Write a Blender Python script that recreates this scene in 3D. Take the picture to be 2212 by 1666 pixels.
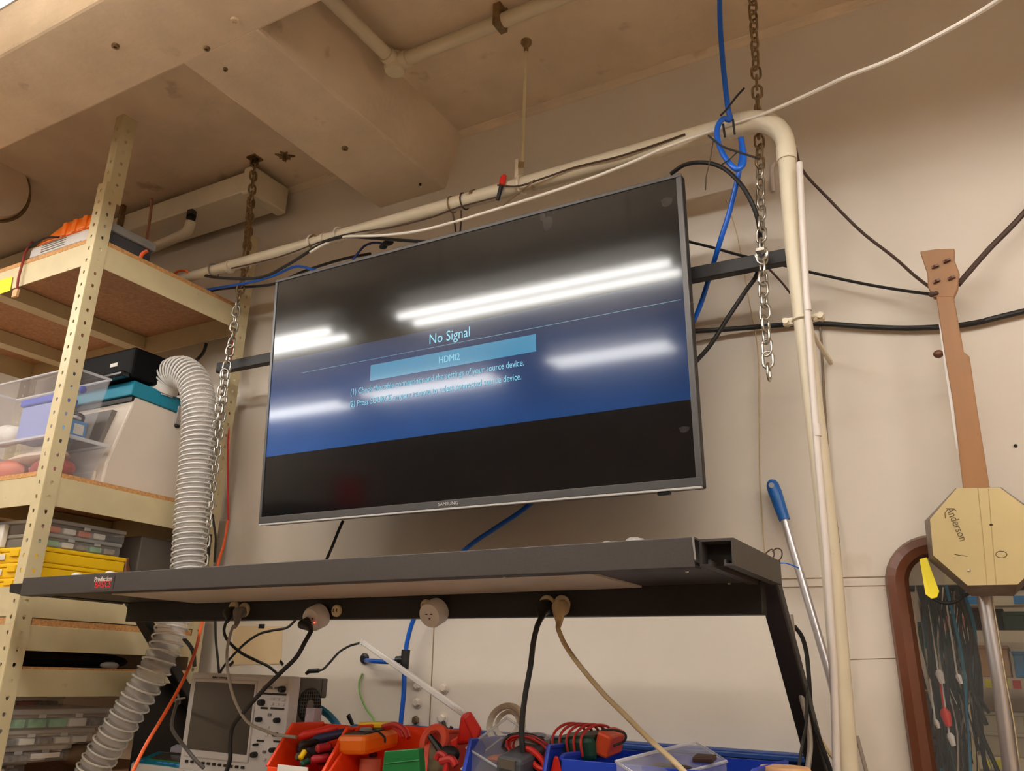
import bpy, math, random
from mathutils import Vector, Matrix

random.seed(7)
for o in list(bpy.data.objects):
    bpy.data.objects.remove(o)
scene = bpy.context.scene
COL = scene.collection

# ------------------------------------------------------------------ camera
PITCH, ROLL, YAW, FPX = 0.3249, 0.0336, -0.5358, 1850.0
CAM_H = 1.5
_f = Vector((math.sin(YAW)*math.cos(PITCH), math.cos(YAW)*math.cos(PITCH), math.sin(PITCH)))
_r = Vector((math.cos(YAW), -math.sin(YAW), 0.0))
_u = _r.cross(_f)
RT = math.cos(ROLL)*_r + math.sin(ROLL)*_u
UP = -math.sin(ROLL)*_r + math.cos(ROLL)*_u
FW = _f
CAM = Vector((0, 0, CAM_H))
cd = bpy.data.cameras.new('camera')
cam = bpy.data.objects.new('camera', cd)
COL.objects.link(cam)
cd.sensor_fit = 'HORIZONTAL'
cd.sensor_width = 36.0
cd.lens = 36.0*FPX/2212.0
cd.clip_start = 0.02
m = Matrix.Identity(4)
for i in range(3):
    m[i][0] = RT[i]; m[i][1] = UP[i]; m[i][2] = -FW[i]; m[i][3] = CAM[i]
cam.matrix_world = m
scene.camera = cam

# ------------------------------------------------------------------ world, exposure
w = bpy.data.worlds.new('world'); scene.world = w
w.use_nodes = True
w.node_tree.nodes['Background'].inputs[0].default_value = (0.9, 0.8, 0.65, 1)
w.node_tree.nodes['Background'].inputs[1].default_value = 0.02
scene.view_settings.view_transform = 'Standard'
scene.view_settings.look = 'None'
scene.view_settings.gamma = 1.0
scene.view_settings.use_curve_mapping = False
scene.view_settings.exposure = 0.0
TUBE_POWER = 41.0
TUBE_COL = (1.0, 0.985, 0.95)


# survey helpers: a sight line from the photographer's position met with a plane of the room
def _ray(x, y):
    return ((x-1106.0)*RT + (833.0-y)*UP + FPX*FW)/FPX
def PY(x, y, Y):
    r = _ray(x, y); return CAM + r*(Y/r.y)
def PX(x, y, X):
    r = _ray(x, y); return CAM + r*(X/r.x)
def PZ(x, y, Z):
    r = _ray(x, y); return CAM + r*((Z-CAM_H)/r.z)
V = Vector


# ------------------------------------------------------------------ materials
def lin(c):
    c /= 255.0
    return c/12.92 if c <= 0.04045 else ((c+0.055)/1.055)**2.4
def S(r, g, b):
    return (lin(r), lin(g), lin(b), 1.0)
MATS = {}
def mat(name, col, rough=0.5, metal=0.0, var=0.08, scale=8.0, bump=0.0, bscale=60.0, alpha=1.0, trans=0.0,
        emit=None, es=0.0, spec=0.5, stain=None, coat=0.0, stretch=None):
    if name in MATS:
        return MATS[name]
    M = bpy.data.materials.new(name); M.use_nodes = True
    nt = M.node_tree; b = nt.nodes['Principled BSDF']
    b.inputs['Roughness'].default_value = rough
    b.inputs['Metallic'].default_value = metal
    b.inputs['Specular IOR Level'].default_value = spec
    b.inputs['Alpha'].default_value = alpha
    b.inputs['Transmission Weight'].default_value = trans
    b.inputs['Coat Weight'].default_value = coat
    tc = nt.nodes.new('ShaderNodeTexCoord')
    src = tc.outputs['Object']
    if stretch:
        mp = nt.nodes.new('ShaderNodeMapping'); mp.inputs['Scale'].default_value = stretch
        nt.links.new(src, mp.inputs['Vector']); src = mp.outputs['Vector']
    nz = nt.nodes.new('ShaderNodeTexNoise'); nz.inputs['Scale'].default_value = scale
    nz.inputs['Detail'].default_value = 5.0
    nt.links.new(src, nz.inputs['Vector'])
    mr = nt.nodes.new('ShaderNodeMapRange')
    mr.inputs['To Min'].default_value = 1.0-var; mr.inputs['To Max'].default_value = 1.0+var
    mr.inputs['From Min'].default_value = 0.3; mr.inputs['From Max'].default_value = 0.7
    nt.links.new(nz.outputs['Fac'], mr.inputs['Value'])
    mx = nt.nodes.new('ShaderNodeMix'); mx.data_type = 'RGBA'; mx.blend_type = 'MULTIPLY'
    mx.inputs[0].default_value = 1.0
    mx.inputs[6].default_value = col
    nt.links.new(mr.outputs['Result'], mx.inputs[7])
    out = mx.outputs[2]
    if stain:
        n2 = nt.nodes.new('ShaderNodeTexNoise'); n2.inputs['Scale'].default_value = stain[1]; n2.inputs['Detail'].default_value = 8.0
        nt.links.new(tc.outputs['Object'], n2.inputs['Vector'])
        r2 = nt.nodes.new('ShaderNodeMapRange'); r2.inputs['From Min'].default_value = stain[2]; r2.inputs['From Max'].default_value = stain[2]+0.1
        r2.inputs['To Max'].default_value = stain[3]
        nt.links.new(n2.outputs['Fac'], r2.inputs['Value'])
        m2 = nt.nodes.new('ShaderNodeMix'); m2.data_type = 'RGBA'
        nt.links.new(r2.outputs['Result'], m2.inputs[0]); nt.links.new(out, m2.inputs[6]); m2.inputs[7].default_value = stain[0]
        out = m2.outputs[2]
    nt.links.new(out, b.inputs['Base Color'])
    if bump:
        n3 = nt.nodes.new('ShaderNodeTexNoise'); n3.inputs['Scale'].default_value = bscale; n3.inputs['Detail'].default_value = 4.0
        nt.links.new(tc.outputs['Object'], n3.inputs['Vector'])
        bp = nt.nodes.new('ShaderNodeBump'); bp.inputs['Strength'].default_value = bump; bp.inputs['Distance'].default_value = 0.004
        nt.links.new(n3.outputs['Fac'], bp.inputs['Height']); nt.links.new(bp.outputs['Normal'], b.inputs['Normal'])
    if emit:
        b.inputs['Emission Color'].default_value = emit
        b.inputs['Emission Strength'].default_value = es
    MATS[name] = M
    return M

wallm = mat('wall paint', S(222, 210, 194), 0.6, var=0.06, scale=1.6, bump=0.12, bscale=45, stain=(S(178, 150, 112), 5.0, 0.68, 0.35))
ceilm = mat('ceiling paint', S(226, 206, 180), 0.75, var=0.10, scale=5.0, bump=0.4, bscale=38, stain=(S(140, 110, 76), 7.0, 0.64, 0.5))
floorm = mat('floor', S(222, 196, 168), 0.5, var=0.1)
darkwall = mat('far wall paint', S(226, 208, 184), 0.7, var=0.1)
cream = mat('cream shelf steel', S(214, 199, 158), 0.42, var=0.05, scale=14, stain=(S(150, 112, 70), 18.0, 0.7, 0.6))
board = mat('particle board', S(186, 142, 104), 0.8, var=0.2, scale=90, bump=0.1)
edgeboard = mat('particle board edge', S(204, 152, 96), 0.8, var=0.25, scale=160)
pipem = mat('painted pipe', S(220, 208, 182), 0.38, var=0.05, scale=10, stain=(S(120, 92, 58), 22.0, 0.68, 0.7))
condm = mat('white conduit', S(222, 212, 204), 0.35, var=0.04)
steel = mat('galvanised steel', S(190, 186, 176), 0.28, metal=1.0, var=0.15, scale=60)
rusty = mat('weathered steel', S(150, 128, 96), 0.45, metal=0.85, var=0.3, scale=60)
alu = mat('aluminium', S(205, 202, 204), 0.32, metal=0.9, var=0.05)
bench = mat('dark grey powder coat', S(62, 57, 54), 0.5, var=0.08, scale=200, bump=0.06, bscale=400)
benchdark = mat('black powder coat', S(34, 31, 30), 0.5, var=0.08, scale=80)
diffuser = mat('grey lamp diffuser', S(196, 184, 168), 0.5, var=0.03)
blackp = mat('black plastic', S(22, 21, 21), 0.45, var=0.1)
blackr = mat('black rubber', S(30, 27, 25), 0.55, var=0.1)
brownr = mat('brown cable', S(70, 48, 36), 0.6, var=0.1)
greyr = mat('grey cable', S(150, 138, 124), 0.5, var=0.06)
tanr = mat('tan cable', S(196, 172, 132), 0.5, var=0.06)
whiter = mat('white cable', S(236, 226, 212), 0.45, var=0.04)
bluer = mat('blue air hose', S(18, 92, 196), 0.3, var=0.06)
tealr = mat('teal hose', S(30, 120, 160), 0.4, var=0.06)
oranger = mat('orange cord', S(238, 100, 40), 0.5, var=0.06)
redr = mat('red lead', S(196, 40, 34), 0.4, var=0.08)
greenr = mat('green wire', S(120, 160, 84), 0.5, var=0.06)
whitep = mat('white plastic', S(226, 220, 214), 0.4, var=0.03)
creamp = mat('cream plastic', S(226, 208, 172), 0.4, var=0.03)
greyp = mat('grey plastic', S(128, 122, 118), 0.45, var=0.05)
scopew = mat('pale grey plastic', S(226, 220, 216), 0.4, var=0.03)
scoped = mat('dark grey plastic', S(96, 88, 80), 0.5, var=0.05)
lcd = mat('dark display glass', S(84, 76, 66), 0.16, var=0.02, spec=0.9)
clearp = mat('clear plastic', S(236, 236, 242), 0.2, var=0.02, alpha=0.10)
clearrim = mat('clear plastic rim', S(238, 238, 242), 0.2, var=0.02, alpha=0.55)
clearb = mat('milky plastic', S(236, 234, 230), 0.3, var=0.04, alpha=0.36)
hoseskin = mat('clear hose film', S(238, 234, 232), 0.2, var=0.03, alpha=0.34)
clearc = mat('thin clear plastic', S(236, 234, 232), 0.25, var=0.03, alpha=0.20)
hoserib = mat('hose coil', S(240, 236, 230), 0.3, var=0.03)
tealm = mat('teal plastic', S(14, 128, 156), 0.45, var=0.05)
machinew = mat('off white enamel', S(226, 214, 200), 0.4, var=0.03)
yellowm = mat('yellow plastic', S(246, 200, 10), 0.4, var=0.05)
orangem = mat('bright orange plastic', S(252, 124, 20), 0.4, var=0.06)
redorange = mat('red orange bin plastic', S(244, 66, 14), 0.42, var=0.06)
redm = mat('red plastic', S(218, 34, 16), 0.42, var=0.06)
bluem = mat('blue bin plastic', S(26, 62, 184), 0.38, var=0.06)
railblue = mat('blue painted steel', S(18, 56, 122), 0.5, var=0.06)
bluegrip = mat('blue grip plastic', S(20, 92, 168), 0.4, var=0.05)
greenm = mat('green plastic', S(12, 100, 44), 0.45, var=0.08)
dgreen = mat('dark green rubber', S(24, 74, 56), 0.5, var=0.08)
woodneck = mat('neck wood', S(150, 104, 60), 0.5, var=0.16, scale=14, stretch=(1, 1, 0.08))
woodframe = mat('stained wood', S(96, 52, 30), 0.35, var=0.22, scale=14, stretch=(1, 1, 0.1))
palewood = mat('pale wood', S(222, 170, 120), 0.55, var=0.1, scale=20)
gold = mat('brass coloured tin', S(208, 188, 138), 0.36, metal=0.3, var=0.08, scale=7, stain=(S(150, 124, 70), 9.0, 0.66, 0.5))
tinside = mat('dull tin side', S(140, 126, 116), 0.5, metal=0.5, var=0.2, scale=40)
pegm = mat('dark peg', S(92, 54, 36), 0.4, var=0.1)
ink = mat('black ink', S(52, 44, 34), 0.7, var=0.05)
paperw = mat('white paper', S(232, 226, 216), 0.8, var=0.03)
paperb = mat('buff paper', S(224, 196, 152), 0.8, var=0.04)
tagyellow = mat('yellow label', S(232, 226, 30), 0.6, var=0.04)
tagred = mat('red label', S(206, 50, 40), 0.6, var=0.04)
tagblue = mat('blue label', S(60, 140, 206), 0.6, var=0.04)
cardb = mat('cardboard', S(196, 152, 104), 0.8, var=0.06)
greybox = mat('slate box', S(70, 72, 78), 0.45, var=0.06)
pink = mat('salmon plastic', S(214, 120, 92), 0.5, var=0.1)
greenstuff = mat('pale green contents', S(130, 180, 140), 0.6, var=0.25, scale=60)
greystuff = mat('mixed grey contents', S(130, 120, 110), 0.6, var=0.5, scale=70)
redstuff = mat('red contents', S(168, 64, 58), 0.6, var=0.25, scale=60)
lavender = mat('lilac plastic', S(150, 160, 214), 0.4, var=0.06)
bezel = mat('television bezel', S(86, 84, 84), 0.35, metal=0.4, var=0.04)
bezelback = mat('television back', S(26, 25, 25), 0.5, var=0.04)
screentext = mat('screen lettering light', S(60, 110, 130), 0.3, emit=(0.16, 0.52, 0.66, 1), es=0.75, var=0.0)
logom = mat('silver lettering', S(196, 192, 188), 0.4, var=0.0)
metalfix = mat('white fixture enamel', S(238, 234, 226), 0.4, var=0.03)
tubem = mat('fluorescent tube', S(255, 250, 240), 0.4, var=0.0, emit=TUBE_COL+(1,), es=TUBE_POWER)
tubem2 = mat('dimmed fluorescent tube', S(255, 250, 240), 0.4, var=0.0, emit=TUBE_COL+(1,), es=TUBE_POWER*.85)  # second row's output turned down to balance the ceiling brightness
glassm = mat('window glass', S(220, 224, 220), 0.12, var=0.02, alpha=0.05, spec=.3)
darkstuff = mat('charcoal cloth', S(34, 31, 34), 0.8, var=0.3, scale=20)


# ------------------------------------------------------------------ mesh helpers
class MB:
    def __init__(s):
        s.v = []; s.f = []
    def add(s, vs, fs):
        n = len(s.v); s.v += [V(p) for p in vs]; s.f += [tuple(i+n for i in q) for q in fs]; return s
    def hexa(s, a):   # 4 points of one end ring, 4 of the other
        return s.add(a, [(3, 2, 1, 0), (4, 5, 6, 7), (0, 1, 5, 4), (1, 2, 6, 5), (2, 3, 7, 6), (3, 0, 4, 7)])
    def box(s, x0, x1, y0, y1, z0, z1):
        return s.hexa([(x0, y0, z0), (x0, y1, z0), (x0, y1, z1), (x0, y0, z1), (x1, y0, z0), (x1, y1, z0), (x1, y1, z1), (x1, y0, z1)])
    def obox(s, c, ax, ay, az, hx, hy, hz):
        c = V(c); ax = V(ax).normalized()*hx; ay = V(ay).normalized()*hy; az = V(az).normalized()*hz
        return s.hexa([c-ax-ay-az, c-ax+ay-az, c-ax+ay+az, c-ax-ay+az, c+ax-ay-az, c+ax+ay-az, c+ax+ay+az, c+ax-ay+az])
    def prism(s, poly, vec):
        n = len(poly); p = [V(q) for q in poly]; vec = V(vec)
        return s.add(p+[q+vec for q in p], [tuple(range(n-1, -1, -1)), tuple(range(n, 2*n))]+[(i, (i+1) % n, n+(i+1) % n, n+i) for i in range(n)])
    def loft(s, A, B, caps=True):
        n = len(A)
        return s.add(list(A)+list(B), ([tuple(range(n-1, -1, -1)), tuple(range(n, 2*n))] if caps else [])+[(i, (i+1) % n, n+(i+1) % n, n+i) for i in range(n)])
    def sweep(s, pts, rad, n=8, caps=True, closed=False, flat=None):
        pts = [V(p) for p in pts]; N = len(pts)
        if not hasattr(rad, '__len__'): rad = [rad]*N
        T = []
        for i in range(N):
            if closed: d = pts[(i+1) % N]-pts[i-1]
            else: d = pts[min(i+1, N-1)]-pts[max(i-1, 0)]
            T.append(d.normalized() if d.length > 1e-9 else V((0, 0, 1)))
        ref = V((0, 0, 1)) if abs(T[0].z) < 0.9 else V((1, 0, 0))
        nrm = (ref-T[0]*ref.dot(T[0])).normalized()
        base = len(s.v)
        for i in range(N):
            nrm = (nrm-T[i]*nrm.dot(T[i])).normalized(); bn = T[i].cross(nrm)
            for k in range(n):
                a = 2*math.pi*k/n
                s.v.append(pts[i]+nrm*(math.cos(a)*rad[i])+bn*(math.sin(a)*rad[i]*(flat or 1.0)))
        for i in range(N if closed else N-1):
            j = (i+1) % N
            for k in range(n):
                l = (k+1) % n
                s.f.append((base+i*n+k, base+i*n+l, base+j*n+l, base+j*n+k))
        if caps and not closed:
            s.f.append(tuple(base+k for k in range(n-1, -1, -1)))
            s.f.append(tuple(base+(N-1)*n+k for k in range(n)))
        return s
    def cyl(s, a, b, r0, r1=None, n=16):
        return s.sweep([a, b], [r0, r0 if r1 is None else r1], n)
    def lathe(s, prof, o, axis=(0, 0, 1), n=20):
        # prof: (radius, distance along axis)
        ax = V(axis).normalized(); o = V(o)
        return s.sweep_fixed([o+ax*h for r, h in prof], [max(r, 1e-4) for r, h in prof], ax, n)
    def sweep_fixed(s, pts, rad, ax, n):
        ref = V((0, 0, 1)) if abs(ax.z) < 0.9 else V((1, 0, 0))
        nr = (ref-ax*ref.dot(ax)).normalized(); bn = ax.cross(nr); base = len(s.v); N = len(pts)
        for i in range(N):
            for k in range(n):
                a = 2*math.pi*k/n
                s.v.append(pts[i]+nr*(math.cos(a)*rad[i])+bn*(math.sin(a)*rad[i]))
        for i in range(N-1):
            for k in range(n):
                l = (k+1) % n
                s.f.append((base+i*n+k, base+i*n+l, base+(i+1)*n+l, base+(i+1)*n+k))
        s.f.append(tuple(base+k for k in range(n-1, -1, -1)))
        s.f.append(tuple(base+(N-1)*n+k for k in range(n)))
        return s
    def blob(s, c, rx, ry, rz, n=12, m=8):
        c = V(c); base = len(s.v)
        for i in range(1, m):
            t = math.pi*i/m
            for k in range(n):
                a = 2*math.pi*k/n
                s.v.append(c+V((rx*math.sin(t)*math.cos(a), ry*math.sin(t)*math.sin(a), rz*math.cos(t))))
        for i in range(m-2):
            for k in range(n):
                l = (k+1) % n
                s.f.append((base+i*n+k, base+(i+1)*n+k, base+(i+1)*n+l, base+i*n+l))
        s.f.append(tuple(base+k for k in range(n)))
        s.f.append(tuple(base+(m-2)*n+k for k in range(n-1, -1, -1)))
        return s

def root_of(p):
    while p.parent is not None: p = p.parent
    return p
def build(name, mb, material, parent=None, smooth=False, bevel=0.0, base=None):
    """one mesh object; vertices are given in room coordinates"""
    if parent is not None:
        off = V(root_of(parent)['_o'])
    elif base is not None:
        off = V(base)
    else:
        xs = [p.x for p in mb.v]; ys = [p.y for p in mb.v]; zs = [p.z for p in mb.v]
        off = V(((min(xs)+max(xs))/2, (min(ys)+max(ys))/2, min(zs)))
    me = bpy.data.meshes.new(name)
    me.from_pydata([tuple(p-off) for p in mb.v], [], mb.f)
    me.validate(); me.update()
    import bmesh
    bm = bmesh.new(); bm.from_mesh(me); bmesh.ops.recalc_face_normals(bm, faces=bm.faces[:]); bm.to_mesh(me); bm.free()
    me.materials.append(material)
    if smooth:
        for p in me.polygons: p.use_smooth = True
        try: me.set_sharp_from_angle(angle=math.radians(40))
        except Exception: pass
    o = bpy.data.objects.new(name, me); COL.objects.link(o)
    if parent is not None: o.parent = parent
    else: o.location = off; o['_o'] = tuple(off)
    if bevel:
        b = o.modifiers.new('bevel', 'BEVEL'); b.width = bevel; b.segments = 2; b.limit_method = 'ANGLE'; b.angle_limit = math.radians(50)
    return o
def tag(o, label, cat, group=None):
    o['label'] = label; o['category'] = cat
    if group: o['group'] = group
    return o
def thing(name, label, cat, loc, group=None):
    o = bpy.data.objects.new(name, None); COL.objects.link(o)
    o.empty_display_size = 0.05; o.location = V(loc); o['_o'] = tuple(V(loc))
    return tag(o, label, cat, group)
def struct(o):
    o['kind'] = 'structure'; return o
def smoothpath(pts, sub=8):
    pts = [V(p) for p in pts]
    if len(pts) < 3: return pts
    out = []
    P = [pts[0]*2-pts[1]]+pts+[pts[-1]*2-pts[-2]]
    for i in range(1, len(P)-2):
        a, b, c, d = P[i-1], P[i], P[i+1], P[i+2]
        for k in range(sub):
            t = k/sub
            out.append(0.5*((2*b)+(c-a)*t+(2*a-5*b+4*c-d)*t*t+(3*b-a-3*c+d)*t*t*t))
    out.append(pts[-1]); return out
def cable(name, pts, r, material, label, cat='cable', group=None, n=7, sub=8):
    o = build(name, MB().sweep(smoothpath(pts, sub), r, n), material, smooth=True)
    return tag(o, label, cat, group)
def text(name, body, size, o, xa, ya, material, parent, align='CENTER', depth=0.0004, width=1.0):
    cu = bpy.data.curves.new(name, 'FONT'); cu.body = body; cu.size = size; cu.align_x = align; cu.align_y = 'CENTER'; cu.extrude = depth; cu.resolution_u = 3
    t = bpy.data.objects.new(name+'_tmp', cu); COL.objects.link(t)
    bpy.context.view_layer.update()
    me = bpy.data.meshes.new_from_object(t.evaluated_get(bpy.context.evaluated_depsgraph_get()))
    bpy.data.objects.remove(t); bpy.data.curves.remove(cu)
    xa = V(xa).normalized(); ya = V(ya).normalized(); za = xa.cross(ya)
    off = V(root_of(parent)['_o'])
    for v in me.vertices:
        v.co = V(o)+xa*(v.co.x*width)+ya*v.co.y+za*v.co.z-off
    me.name = name
    me.materials.clear(); me.materials.append(material)
    ob = bpy.data.objects.new(name, me); COL.objects.link(ob); ob.parent = parent
    return ob
def copy_part(o, parent, loc=None, rot=None, scale=None):
    c = o.copy(); COL.objects.link(c); c.parent = parent
    if loc is not None: c.location = loc
    if rot is not None: c.rotation_euler = rot
    if scale is not None: c.scale = scale
    return c

# ================================================================== THE ROOM
WY = 1.95          # face of the back wall
CZ = 3.16          # ceiling slab
BZ = 2.97          # underside of the concrete beams
XL, XR, YF = -4.8, 3.2, -4.2
HX0, HX1, HZ0, HZ1 = -0.205, 0.50, 0.93, 1.755      # opening behind the wooden frame
WT = 0.045
wb = MB()
wb.box(XL, HX0, WY, WY+WT, 0, CZ); wb.box(HX1, XR, WY, WY+WT, 0, CZ)
wb.box(HX0, HX1, WY, WY+WT, 0, HZ0); wb.box(HX0, HX1, WY, WY+WT, HZ1, CZ)
struct(build('wall_back', wb, wallm))
struct(build('wall_left', MB().box(XL-0.14, XL, YF, WY+0.14, 0, CZ), wallm))
struct(build('wall_right', MB().box(XR, XR+0.14, YF, WY+0.14, 0, CZ), darkwall))
struct(build('wall_front', MB().box(XL-0.14, XR+0.14, YF-0.14, YF, 0, CZ), darkwall))
struct(build('floor', MB().box(XL-0.14, XR+0.14, YF-0.14, WY+0.14, -0.1, 0), floorm))
struct(build('ceiling', MB().box(XL-0.14, XR+0.14, YF-0.14, WY+0.14, CZ, CZ+0.12), ceilm))
# concrete beams under the slab: one along the wall, one running back into it
struct(build('trim_1', MB().box(XL, XR, 0.889, 1.143, BZ, CZ+0.01), ceilm, bevel=0.008))
struct(build('trim_2', MB().loft([V((-1.70, 1.13, BZ)), V((-1.43, 1.13, BZ)), V((-1.378, 1.13, CZ+.01)), V((-1.74, 1.13, CZ+.01))],
                                 [V((-1.70, WY+.01, BZ)), V((-1.43, WY+.01, BZ)), V((-1.378, WY+.01, CZ+.01)), V((-1.74, WY+.01, CZ+.01))]), ceilm, bevel=0.008))
# cove where slab meets wall
cv = [V((XL, WY+.01, CZ+.01)), V((XL, WY+.01, CZ-0.022)), V((XL, WY-0.003, CZ-0.018)), V((XL, WY-0.008, CZ-0.008)), V((XL, WY-0.018, CZ-0.003)), V((XL, WY-0.022, CZ+.01))]
struct(build('trim_3', MB().prism(cv, (XR-XL, 0, 0)), ceilm))
# joints of the wall panels
seam = mat('joint filler', S(150, 124, 92), 0.8, var=0.2)
def joint(n, a, b, wdt=0.0022):
    a = V(a); b = V(b); d = (b-a).normalized(); up = V((0, 1, 0)).cross(d).normalized()*wdt/2
    struct(build('trim_%d' % n, MB().prism([a-up, b-up, b+up, a+up], (0, 0.004, 0)), seam))
joint(4, PY(1678, 1251, WY-.001), PY(1912, 1246, WY-.001))
joint(5, PY(1678, 1269, WY-.001), PY(1914, 1265, WY-.001), 0.0015)
joint(6, PY(938, 1340, WY-.001), PY(926, 1600, WY-.001), 0.003)
joint(7, PY(1828, 1425, WY-.001), PY(1934, 1422, WY-.001), 0.001)
# storeroom behind the glazed opening
AX0, AX1, AY1, AZ0, AZ1 = -0.62, 1.3, 3.3, 0.5, 2.3
struct(build('wall_store_back', MB().box(AX0, AX1, AY1, AY1+.08, AZ0, AZ1), darkwall))
struct(build('wall_store_left', MB().box(AX0-.08, AX0, WY+WT, AY1+.08, AZ0, AZ1), darkwall))
struct(build('wall_store_right', MB().box(AX1, AX1+.08, WY+WT, AY1+.08, AZ0, AZ1), darkwall))
struct(build('floor_store', MB().box(AX0-.08, AX1+.08, WY+WT, AY1+.08, AZ0-.08, AZ0), floorm))
struct(build('ceiling_store', MB().box(AX0-.08, AX1+.08, WY+WT, AY1+.08, AZ1, AZ1+.08), ceilm))



# ------------------------------------------------------------------ fluorescent fixtures
def fixture(x0, x1, y, z, label, group='fluorescent fixtures', hood=True):
    t = thing('fluorescent_fixture', label, 'ceiling light', ((x0+x1)/2, y, z), group)
    zt = z
    prof = [V((x0, y-.15, zt-.012)), V((x0, y-.06, zt+.075)), V((x0, y+.06, zt+.075)), V((x0, y+.15, zt-.012)),
            V((x0, y+.154, zt-.008)), V((x0, y+.064, zt+.083)), V((x0, y-.064, zt+.083)), V((x0, y-.154, zt-.008))]
    if hood: build('reflector', MB().prism(prof, (x1-x0, 0, 0)), metalfix, t)
    else:    # industrial shade: two wings with open slots along the top
        for s in (-1, 1):
            build('shade_wing', MB().prism([V((x0, y+s*.165, zt+.004)), V((x0, y+s*.10, zt+.050)), V((x0, y+s*.10, zt+.054)), V((x0, y+s*.169, zt+.004))], (x1-x0, 0, 0)), metalfix, t)
    build('housing', MB().box(x0, x1, y-.055, y+.055, zt+.083, zt+.13) if hood else MB().box(x0, x1, y-.03, y+.03, zt+.014, zt+.13), metalfix, t, bevel=.004)
    for s in (-1, 1):
        tb = build('tube', MB().cyl((x0+.03, y+s*.06, zt+.012), (x1-.03, y+s*.06, zt+.012), .0125, n=12), tubem if y > 0 else tubem2, t, smooth=True)
        for xe, d in ((x0, 1), (x1, -1)):
            build('lamp_holder', MB().box(min(xe+d*.005, xe+d*.03), max(xe+d*.005, xe+d*.03), y+s*.06-.014, y+s*.06+.014, zt-.004, zt+.07), whitep, tb)
    for xe in (x0+.2, x1-.2):
        build('hanger_rod', MB().cyl((xe, y, zt+.13), (xe, y, CZ), .004, n=8), rusty, t)
fixture(-2.12, -0.87, 0.52, 2.765, 'twin tube hooded fluorescent light seen as the longest glare on the screen', hood=False)
fixture(-3.66, -2.42, 0.52, 2.765, 'hooded fluorescent light above the cream shelving', hood=False)
fixture(-0.66, 0.58, 0.52, 2.765, 'hooded fluorescent light above the photographer, right of the screen', hood=False)
fixture(0.80, 2.04, 0.52, 2.765, 'hooded fluorescent light nearest the right wall', hood=False)
fixture(-2.11, -1.34, -0.90, 2.85, 'short slotted hood light of the second row, seen right of the message on the screen', hood=False)
fixture(-3.52, -2.48, -1.02, 2.85, 'slotted hood light at the left end of the second row', hood=False)
fixture(-4.62, -3.72, -1.12, 2.85, 'slotted hood light beside the left wall in the second row', hood=False)
fixture(0.2, 1.42, -1.0, 2.85, 'added slotted hood light of the second row, unseen behind the photographer', hood=False)  # unseen light added to raise the bounce in the room
fixture(1.7, 2.9, -1.0, 2.85, 'added unseen slotted hood light at the right end of the second row', hood=False)  # another unseen light, added for more indirect light
# unseen lamp added to brighten the storeroom behind the glass
def store_fill_light():
    t = thing('added_store_light', 'added batten light, unseen under the storeroom ceiling behind the glass', 'ceiling light', (0.1, 2.4, AZ1-.06))
    build('housing', MB().box(-.2, .4, 2.37, 2.43, AZ1-.04, AZ1), metalfix, t)
    tm = mat('added storeroom tube', S(255, 250, 240), 0.4, var=0.0, emit=TUBE_COL+(1,), es=18.0)
    build('tube', MB().cyl((-.18, 2.4, AZ1-.055), (.38, 2.4, AZ1-.055), .0125, n=10), tm, t)
store_fill_light()

# ------------------------------------------------------------------ furniture behind the photographer (seen in the screen glass)
def cabinet(x0, x1, h, label):
    t = thing('steel_cabinet', label, 'cabinet', ((x0+x1)/2, -3.9, 0), 'cabinets behind the photographer')
    build('body', MB().box(x0, x1, -4.18, -3.72, 0.05, h), blackp, t, bevel=.006)
    for a, b in ((x0+.01, (x0+x1)/2-.004), ((x0+x1)/2+.004, x1-.01)):
        d = build('door', MB().box(a, b, -3.72, -3.70, .09, h-.03), benchdark, t, bevel=.003)
        build('handle', MB().cyl((b-.05 if a < (x0+x1)/2-.1 else a+.05, -3.685, h*.45), (b-.05 if a < (x0+x1)/2-.1 else a+.05, -3.685, h*.45+.16), .008, n=8), alu, d)
    build('plinth', MB().box(x0+.02, x1-.02, -4.16, -3.74, 0, .05), blackp, t)
cabinet(-3.55, -2.45, 2.1, 'black cabinet second from the left behind the photographer')
cabinet(-2.4, -1.3, 2.35, 'tallest black cabinet behind the photographer')
cabinet(-1.25, -0.15, 2.15, 'black cabinet at the right end of the row behind the photographer')
lk = thing('steel_cabinet', 'long black cabinet along the left wall under the red bucket', 'cabinet', (-4.55, -2.1, 0), 'cabinets behind the photographer')
build('body', MB().box(-4.79, -4.34, -3.0, -1.2, .05, 2.24), blackp, lk, bevel=.006)
for y0, y1 in ((-2.99, -2.11), (-2.10, -1.21)):
    d = build('door', MB().box(-4.34, -4.32, y0, y1, .09, 2.20), benchdark, lk, bevel=.003)
    build('handle', MB().cyl((-4.305, y1-.06, 1.0), (-4.305, y1-.06, 1.16), .008, n=8), alu, d)
build('plinth', MB().box(-4.77, -4.36, -2.98, -1.22, 0, .05), blackp, lk)
bx_, by_, bz_ = -4.5, -2.10, 2.24
bk = thing('bucket', 'red plastic bucket on top of a black cabinet', 'bucket', (bx_, by_, bz_))
build('body', MB().lathe([(.11, 0), (.14, .22), (.15, .22), (.15, .245), (.135, .245), (.105, .01)], (bx_, by_, bz_), n=24), redm, bk, smooth=True)
build('bail_handle', MB().sweep(smoothpath([(bx_, by_-.15, bz_+.21), (bx_+.12, by_-.07, bz_+.18), (bx_+.14, by_, bz_+.16), (bx_+.12, by_+.07, bz_+.18), (bx_, by_+.15, bz_+.21)]), .003, 6), steel, bk)


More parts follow.
